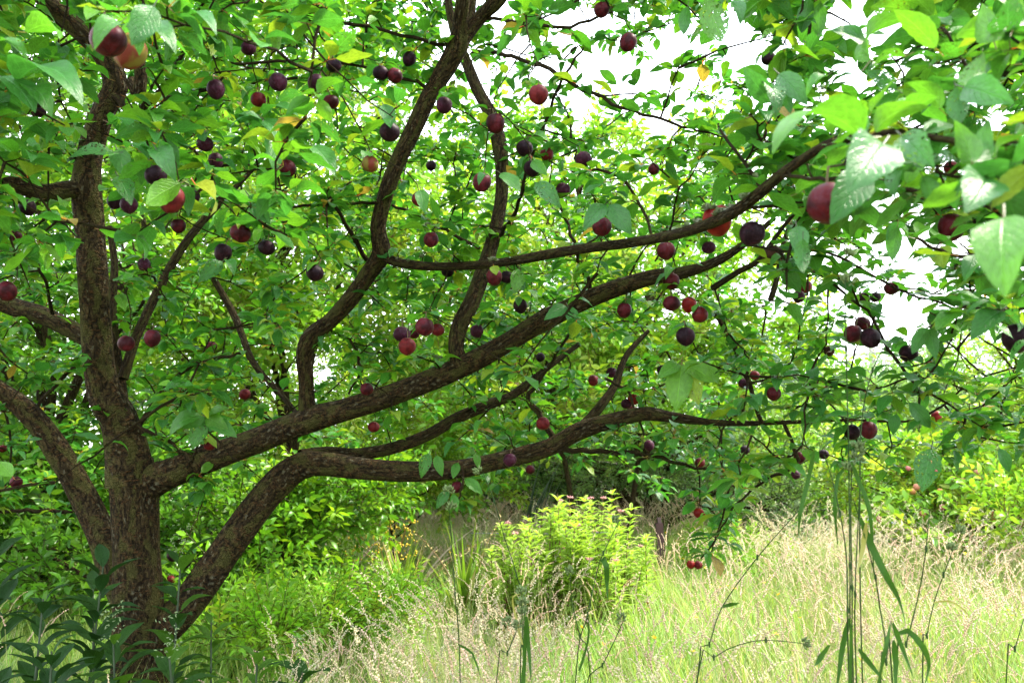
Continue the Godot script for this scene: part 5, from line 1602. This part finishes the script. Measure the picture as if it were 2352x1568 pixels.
func build_herbs() -> void:
	# broad-leaved herbs in the shade at the tree's foot
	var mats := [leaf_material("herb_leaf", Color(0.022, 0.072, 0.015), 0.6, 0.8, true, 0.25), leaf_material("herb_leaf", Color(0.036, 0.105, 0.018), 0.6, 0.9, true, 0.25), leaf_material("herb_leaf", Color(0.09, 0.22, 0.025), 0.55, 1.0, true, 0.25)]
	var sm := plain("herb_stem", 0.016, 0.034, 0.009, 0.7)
	var shapes := []
	for k in 4:
		shapes.append(leaf_shape([0.5, 0.9, 1.3, 0.7][k], 0.35, 0.42, 0.12, 8, 4, 0.12, Color(0.8, 0.8, 0.9), 0.9).mesh())
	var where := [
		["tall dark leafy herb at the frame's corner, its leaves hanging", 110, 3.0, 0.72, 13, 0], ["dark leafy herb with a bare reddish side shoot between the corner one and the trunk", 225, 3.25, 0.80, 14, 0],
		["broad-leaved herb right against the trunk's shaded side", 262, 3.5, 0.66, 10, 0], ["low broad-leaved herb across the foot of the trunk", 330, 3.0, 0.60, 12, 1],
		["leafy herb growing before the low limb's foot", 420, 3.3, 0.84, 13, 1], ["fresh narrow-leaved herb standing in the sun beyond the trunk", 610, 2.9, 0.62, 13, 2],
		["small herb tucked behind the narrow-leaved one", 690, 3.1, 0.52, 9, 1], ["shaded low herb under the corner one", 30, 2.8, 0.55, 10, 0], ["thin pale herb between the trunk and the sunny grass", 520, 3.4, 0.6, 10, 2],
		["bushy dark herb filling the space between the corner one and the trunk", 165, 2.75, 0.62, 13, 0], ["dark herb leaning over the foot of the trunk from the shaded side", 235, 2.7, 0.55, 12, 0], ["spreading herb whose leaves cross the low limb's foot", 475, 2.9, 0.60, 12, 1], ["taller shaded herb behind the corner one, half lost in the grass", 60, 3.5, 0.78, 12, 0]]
	for w in where:
		var o := thing("leafy_herb", w[0], "plant", ground_at(w[1], w[2]), "broad-leaved herbs at the tree's foot")
		var lean := Vector3(rf(-0.1, 0.1), 0, rf(-0.1, 0.1))
		var mb := MB.new()
		tube(mb, [[Vector3.ZERO, 0.0055], [lean * 0.5 + Vector3(0, w[3] * 0.5, 0), 0.0045], [lean + Vector3(0, w[3], 0), 0.003]], 7, 0.0)
		part("stem", mb.mesh(), sm, o)
		var many := int(w[4] * 2.1)
		for k in many:
			var t: float = 0.25 + 0.75 * (k + 0.5) / many
			var an: float = k * 2.4 + rf(-0.3, 0.3)
			var dirv := Vector3(cos(an), rf(-0.35, 0.5) + t * 0.3, sin(an))
			var size: float = rf(0.12, 0.23) * (1.15 - 0.5 * t)
			if w[5] == 2:
				size *= 0.75
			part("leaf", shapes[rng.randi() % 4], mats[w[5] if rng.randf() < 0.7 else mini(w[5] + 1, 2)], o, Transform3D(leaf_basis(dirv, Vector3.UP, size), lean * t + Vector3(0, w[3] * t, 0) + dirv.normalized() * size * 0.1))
		var hb := MB.new()
		for k in 46:
			var p := lean + Vector3(0, w[3] + rf(0.0, 0.13), 0)
			grain(hb, p + Vector3(rf(-1, 1), rf(-0.3, 0.3), rf(-1, 1)) * 0.035, Vector3(rf(-1, 1), rf(-0.2, 1), rf(-1, 1)), 0.014, 0.0025, Color.WHITE * rf(0.7, 1.0))
		if w[5] == 1:
			part("flower_spray", hb.mesh(), plain("flower_spray", 0.14, 0.20, 0.08, 0.8), o).set_meta("kind", "stuff")

func along(flat: Array, d: float) -> Array:
	var out := []
	for i in range(0, flat.size(), 2):
		out.append(at(flat[i], flat[i + 1], d + 0.02 * sin(i * 1.3)))
	return out

func ribbon(mb: MB, pts: Array, width: float, col: Color) -> void:
	var ctrl := []
	for p in pts:
		ctrl.append([p, 0.0])
	var path := smooth(ctrl, 0.03)
	var off := mb.v.size()
	for i in path.size():
		var t := float(i) / (path.size() - 1)
		var p: Vector3 = path[i][0]
		var tg := (Vector3(path[mini(i + 1, path.size() - 1)][0]) - Vector3(path[maxi(i - 1, 0)][0])).normalized()
		var side := tg.cross(Vector3(0.25, 0.1, 1.0)).normalized().rotated(tg, 0.5 * sin(t * 4.0))
		var nrm := side.cross(tg).normalized()
		var w := width * 0.5 * minf(1.0, 0.55 + t * 3.0) * (1.0 - pow(t, 3.0))
		for k in 3:
			var u := k - 1.0
			mb.v.append(p + side * u * w + nrm * absf(u) * w * 0.35)
			mb.n.append((nrm - side * u * 0.35).normalized())
			mb.uv.append(Vector2(k * 0.5, t))
			mb.c.append(col)
	for i in path.size() - 1:
		for k in 2:
			var a := off + i * 3 + k
			mb.ix.append_array(PackedInt32Array([a, a + 3, a + 1, a + 1, a + 3, a + 4]))

func panicle(mb: MB, top: Vector3, dirv: Vector3, clumps: int, size: float) -> void:
	# cocksfoot: one-sided knots of crowded spikelets
	for c in clumps:
		var t := float(c) / maxi(1, clumps - 1)
		var p := top + dirv * size * 2.6 * t + Vector3(rf(-1, 1), rf(-0.4, 0.4), rf(-1, 1)) * size * 0.8 * (1.0 - t)
		for i in 26:
			var v := Vector3(rf(-1, 1), rf(-0.7, 1), rf(-1, 1)).normalized()
			grain(mb, p + v * size * rf(0.1, 0.6), v + dirv * 1.4, size * 0.85, size * 0.16, Color.WHITE * rf(0.65, 1.0))

func build_stalks() -> void:
	var sm := leaf_material("stalk_green", Color(0.018, 0.040, 0.010), 0.6, 0.4, false, 0.2)
	var bm := leaf_material("stalk_blade", Color(0.035, 0.095, 0.014), 0.5, 1.0, false, 0.25)
	var ym := leaf_material("stalk_blade_dry", Color(0.22, 0.22, 0.05), 0.5, 0.8, false)
	var hm := leaf_material("stalk_head", Color(0.10, 0.15, 0.045), 0.7, 0.6, false)
	# label, depth, stem points from the foot up, head knots, blades [dry?, width, points]
	var list := [
		["tallest stalk of the grass bunch, rising past the two plums to a pale head", 1.6, [1962, 1900, 1957, 1568, 1953, 1300, 1950, 1041, 1944, 800, 1942, 640], 2, [[0, 0.008, [1955, 1060, 1975, 1110, 1998, 1175, 2008, 1330]], [0, 0.010, [1950, 1420, 1935, 1490, 1920, 1600]]]],
		["thick stalk of the tall bunch with a bristly head by the two plums", 1.62, [1968, 1900, 1962, 1600, 1958, 1350, 1955, 1180, 1957, 1080], 3, [[0, 0.007, [1948, 1065, 1927, 1090, 1918, 1160, 1925, 1260]]]],
		["stalk of the tall bunch leaning outward to the small dark plum", 1.55, [1954, 1900, 1951, 1568, 1948, 1400, 1944, 1270, 1930, 1180, 1912, 1100, 1894, 1045], 0, [[0, 0.008, [1870, 1035, 1855, 1110, 1838, 1180, 1834, 1235]]]],
		["tall bunch's stalk with one broad drooping blade", 1.58, [1972, 1900, 1968, 1568, 1965, 1364, 1970, 1240, 1975, 1130], 0, [[0, 0.013, [1976, 1190, 2000, 1250, 2040, 1330, 2066, 1380, 2082, 1440]], [1, 0.009, [1990, 1200, 1982, 1260, 1968, 1320]], [0, 0.010, [1972, 1490, 2000, 1525, 2035, 1570]]]],
		["jointed thin stalk bending away from the tall bunch", 1.6, [2062, 1900, 2050, 1558, 2035, 1470, 2022, 1397, 2012, 1327, 1985, 1225, 1961, 1146], 0, []],
		["grass stalk that crosses up to the drooping twig under the wet plums", 1.75, [1985, 1900, 1980, 1500, 1976, 1100, 1982, 950, 2005, 850, 2030, 800], 0, []],
		["bare straight stalk with a thin reddish tip beside the sunlit fruit tree", 1.7, [2050, 1900, 2060, 1560, 2082, 1480, 2112, 1360, 2128, 1260, 2136, 1172], 0, [[0, 0.012, [2060, 1455, 2085, 1448, 2120, 1485, 2134, 1530, 2122, 1580]], [0, 0.012, [2052, 1470, 2058, 1520, 2055, 1590]]]],
		["stalk with a clubbed knotted head before the fruit tree's trunk", 1.8, [2105, 1900, 2120, 1545, 2130, 1460, 2146, 1384, 2168, 1320, 2190, 1262], 2, [[1, 0.004, [2144, 1384, 2180, 1380, 2215, 1400, 2235, 1430]]]],
		["long slanting stalk with a small flag leaf leaning over the open meadow", 1.9, [1570, 1900, 1602, 1565, 1630, 1480, 1659, 1394, 1740, 1280, 1841, 1166], 1, [[0, 0.011, [1660, 1393, 1678, 1387, 1700, 1384]]]],
		["grass stalk leaning in at the frame's edge past the fruit tree", 1.7, [2270, 1900, 2312, 1568, 2332, 1490, 2353, 1420], 0, []],
		["thin straight stalk with a pale open head below the low limb", 2.0, [1062, 1900, 1057, 1568, 1045, 1364, 1037, 1250, 1031, 1165], 2, [[0, 0.006, [1052, 1480, 1085, 1500, 1105, 1560]]]],
		["wiry stalk with sparse grains slanting under the dangling small plum", 2.2, [1215, 1900, 1200, 1440, 1186, 1320, 1159, 1236, 1135, 1150, 1109, 1085], 1, []],
		["stout bunch stalk with drooping ears in the middle of the meadow", 1.9, [1192, 1900, 1195, 1568, 1199, 1480, 1205, 1405], 3, [[0, 0.012, [1198, 1600, 1204, 1500, 1206, 1420]], [0, 0.010, [1208, 1415, 1214, 1480, 1220, 1570]], [1, 0.006, [1200, 1480, 1180, 1400, 1178, 1370, 1196, 1364]]]],
		["stalk with a hooked hanging blade before the pink-flowered clump", 2.0, [1300, 1900, 1322, 1568, 1350, 1411, 1372, 1310, 1386, 1270, 1424, 1193], 1, [[0, 0.013, [1380, 1290, 1386, 1283, 1393, 1300, 1394, 1340, 1396, 1384]], [0, 0.008, [1330, 1540, 1350, 1470, 1352, 1420]]]],
		["short stalk with a dark compact head in front of the pink-flowered clump", 2.0, [1375, 1900, 1357, 1568, 1332, 1460, 1313, 1377, 1310, 1318], 1, []],
		["slim stalk leaning away from the hooked one", 2.1, [1320, 1900, 1340, 1620, 1384, 1528, 1412, 1470, 1434, 1421], 1, []],
		["arching stalk with two hanging ears low in the meadow's middle", 1.9, [1120, 1900, 1140, 1568, 1165, 1500, 1186, 1450, 1180, 1440], 2, []],
		["thin dark stalk low at the bottom of the bright meadow", 1.9, [1590, 1900, 1600, 1568, 1640, 1510, 1700, 1480, 1760, 1470, 1850, 1478], 1, []],
		["bunch of broad blades sprouting at the tall bunch's foot", 1.5, [2010, 1900, 2022, 1600, 2036, 1520, 2048, 1425], 0, [[0, 0.014, [2000, 1700, 2010, 1600, 2030, 1500, 2048, 1426]], [0, 0.009, [2050, 1430, 2070, 1480, 2100, 1560]], [0, 0.012, [1940, 1640, 1950, 1560, 1956, 1430]], [0, 0.010, [1905, 1480, 1885, 1510, 1870, 1530]]]],
	]
	for e in list:
		var pts := along(e[2], e[1])
		var foot: Vector3 = pts[0]
		foot.y = gy(foot.x, foot.z)
		pts[0] = foot
		var o := thing("grass_stalk", e[0], "grass stalk", foot, "tall grass stalks")
		var inv := Transform3D(Basis(), -foot)
		var ctrl := []
		for i in pts.size():
			ctrl.append([pts[i], lerpf(0.0016, 0.0009, float(i) / (pts.size() - 1))])
		var mb := MB.new()
		tube(mb, smooth(ctrl, 0.04), 6, 0.0)
		part("culm", mb.mesh(), sm, o, inv)
		for i in range(2, pts.size() - 1, 2):
			var nb := MB.new()
			var q: Vector3 = pts[i]
			tube(nb, [[q - Vector3(0, 0.006, 0), 0.0017], [q, 0.0026], [q + Vector3(0, 0.006, 0), 0.0017]], 6, 0.0)
			part("joint", nb.mesh(), sm, o, inv)
		var top: Vector3 = pts[-1]
		var up := (top - Vector3(pts[-2])).normalized()
		if e[3] > 0:
			var hb := MB.new()
			panicle(hb, top, (up + Vector3(rf(-0.3, 0.3), 0, 0)).normalized(), e[3], 0.016)
			part("seed_head", hb.mesh(), hm, o, inv).set_meta("kind", "stuff")
		for b in e[4]:
			var rb := MB.new()
			ribbon(rb, along(b[2], e[1] - 0.02), b[1], Color.WHITE)
			part("blade", rb.mesh(), ym if b[0] else bm, o, inv)

func build_flowers() -> void:
	var fm := leaf_material("buttercup_petal", Color(0.72, 0.46, 0.02), 0.35, 0.8, false)
	var stm := plain("flower_stalk", 0.12, 0.18, 0.05, 0.8)
	var petal := leaf_shape(-0.6, 0.3, 0.9, 0.0, 3, 2, 0.0, Color.WHITE, 1.0)
	var fl := MB.new()
	for k in 5:
		var an := k * TAU / 5
		fl.add(petal, Transform3D(leaf_basis(Vector3(cos(an), 0.35, sin(an)), Vector3.UP, 0.012), Vector3.ZERO), Color.WHITE)
	var st := MB.new()
	strand(st, [Vector3(0.02, -0.42, 0), Vector3(0.01, -0.2, 0), Vector3.ZERO], 0.002, 0.0012, Color.WHITE)
	var fmesh := fl.mesh()
	var smesh := st.mesh()
	for k in 110:
		var d := sqrt(rf(2.4 * 2.4, 9.0 * 9.0))
		var px := rf(760, 2330)
		var p := ground_at(px, d)
		p.y += rf(0.38, 0.55)
		var o := thing("buttercup", "small yellow buttercup flower among the meadow grass", "flower", p, "buttercups in the meadow")
		var xf := Transform3D(Basis(Vector3.UP, rf(0, TAU)) * Basis(Vector3.RIGHT, rf(0.0, 0.9)), Vector3.ZERO)
		part("petals", fmesh, fm, o, xf)
		part("stalk", smesh, stm, o)
	var yb := MB.new()
	for k in 260:
		var p := at(rf(770, 960), rf(1190, 1290), 6.5 + rf(-0.3, 0.3))
		grain(yb, p, Vector3(rf(-1, 1), 1, rf(-1, 1)), 0.022, 0.009, Color.WHITE * rf(0.7, 1.0))
	var ym := part("yellow_blossom", yb.mesh(), leaf_material("yellow_blossom", Color(0.68, 0.48, 0.05), 0.6, 0.6, false), self)
	tag(ym, "haze of tiny yellow blossom among the dry flax leaves", "flowers", "", "stuff")

func _ready() -> void:
	rng.seed = 20240611
	# camera
	var cam := Camera3D.new()
	cam.name = "camera"
	cam.near = 0.05
	cam.far = 600.0
	cam.transform = cam_xf
	var lens := CameraAttributesPhysical.new()
	lens.frustum_focal_length = 12.0 / (784.0 / FOCAL)
	lens.frustum_focus_distance = 3.0
	lens.frustum_near = 0.05
	lens.frustum_far = 600.0
	lens.exposure_aperture = 6.5
	cam.attributes = lens
	add_child(cam)
	cam.current = true
	# sky, a bright even overcast
	var env := Environment.new()
	env.background_mode = Environment.BG_SKY
	var sky_mat := ProceduralSkyMaterial.new()
	sky_mat.sky_top_color = Color(0.90, 0.94, 1.0)
	sky_mat.sky_horizon_color = Color(0.96, 0.97, 0.97)
	sky_mat.sky_curve = 0.25
	sky_mat.ground_bottom_color = Color(0.25, 0.27, 0.2)
	sky_mat.ground_horizon_color = Color(0.6, 0.62, 0.6)
	sky_mat.sun_angle_max = 30.0
	var sky := Sky.new()
	sky.sky_material = sky_mat
	env.sky = sky
	env.tonemap_mode = Environment.TONE_MAPPER_LINEAR
	env.tonemap_exposure = 6.4
	env.sdfgi_enabled = true
	env.ssao_enabled = true
	env.ssil_enabled = true
	var we := WorldEnvironment.new()
	we.name = "world_environment"
	we.environment = env
	add_child(we)
	var sun := DirectionalLight3D.new()
	sun.name = "veiled_sun"
	sun.light_energy = 0.9
	sun.light_color = Color(1.0, 0.97, 0.9)
	sun.light_angular_distance = 9.0
	sun.shadow_enabled = true
	sun.rotation_degrees = Vector3(-52, 105, 0)
	add_child(sun)
	# shared surfaces
	leaf_tex = leaf_textures()
	bark = bark_material()
	var pet := Color(2.0, 0.34, 1.0)
	var forms := [[0.8, 0.30, 0.50, 0.12], [1.3, 0.40, 0.48, 0.14], [0.25, 0.22, 0.55, 0.12], [-0.3, 0.28, 0.53, 0.18], [1.0, 0.55, 0.52, 0.10], [0.5, 0.15, 0.60, 0.20], [1.9, 0.45, 0.50, 0.12], [0.6, 0.18, 0.58, 0.16]]
	for f in forms:
		leaf_low.append(leaf_shape(f[0], f[1], f[2], f[3], 5, 2, 0.2, pet))
		leaf_high.append(leaf_shape(f[0], f[1], f[2], f[3], 12, 4, 0.2, pet, 0.88, 0.035).mesh())
	open_depth.resize(OW * OH)
	open_depth.fill(99.0)
	build_meadow()
	keep_plums_open()
	build_tree()
	build_plums()
	lead_leaves(TREE_LEAD, TONES, leaves)
	finish_tree()
	build_bough()
	build_back()
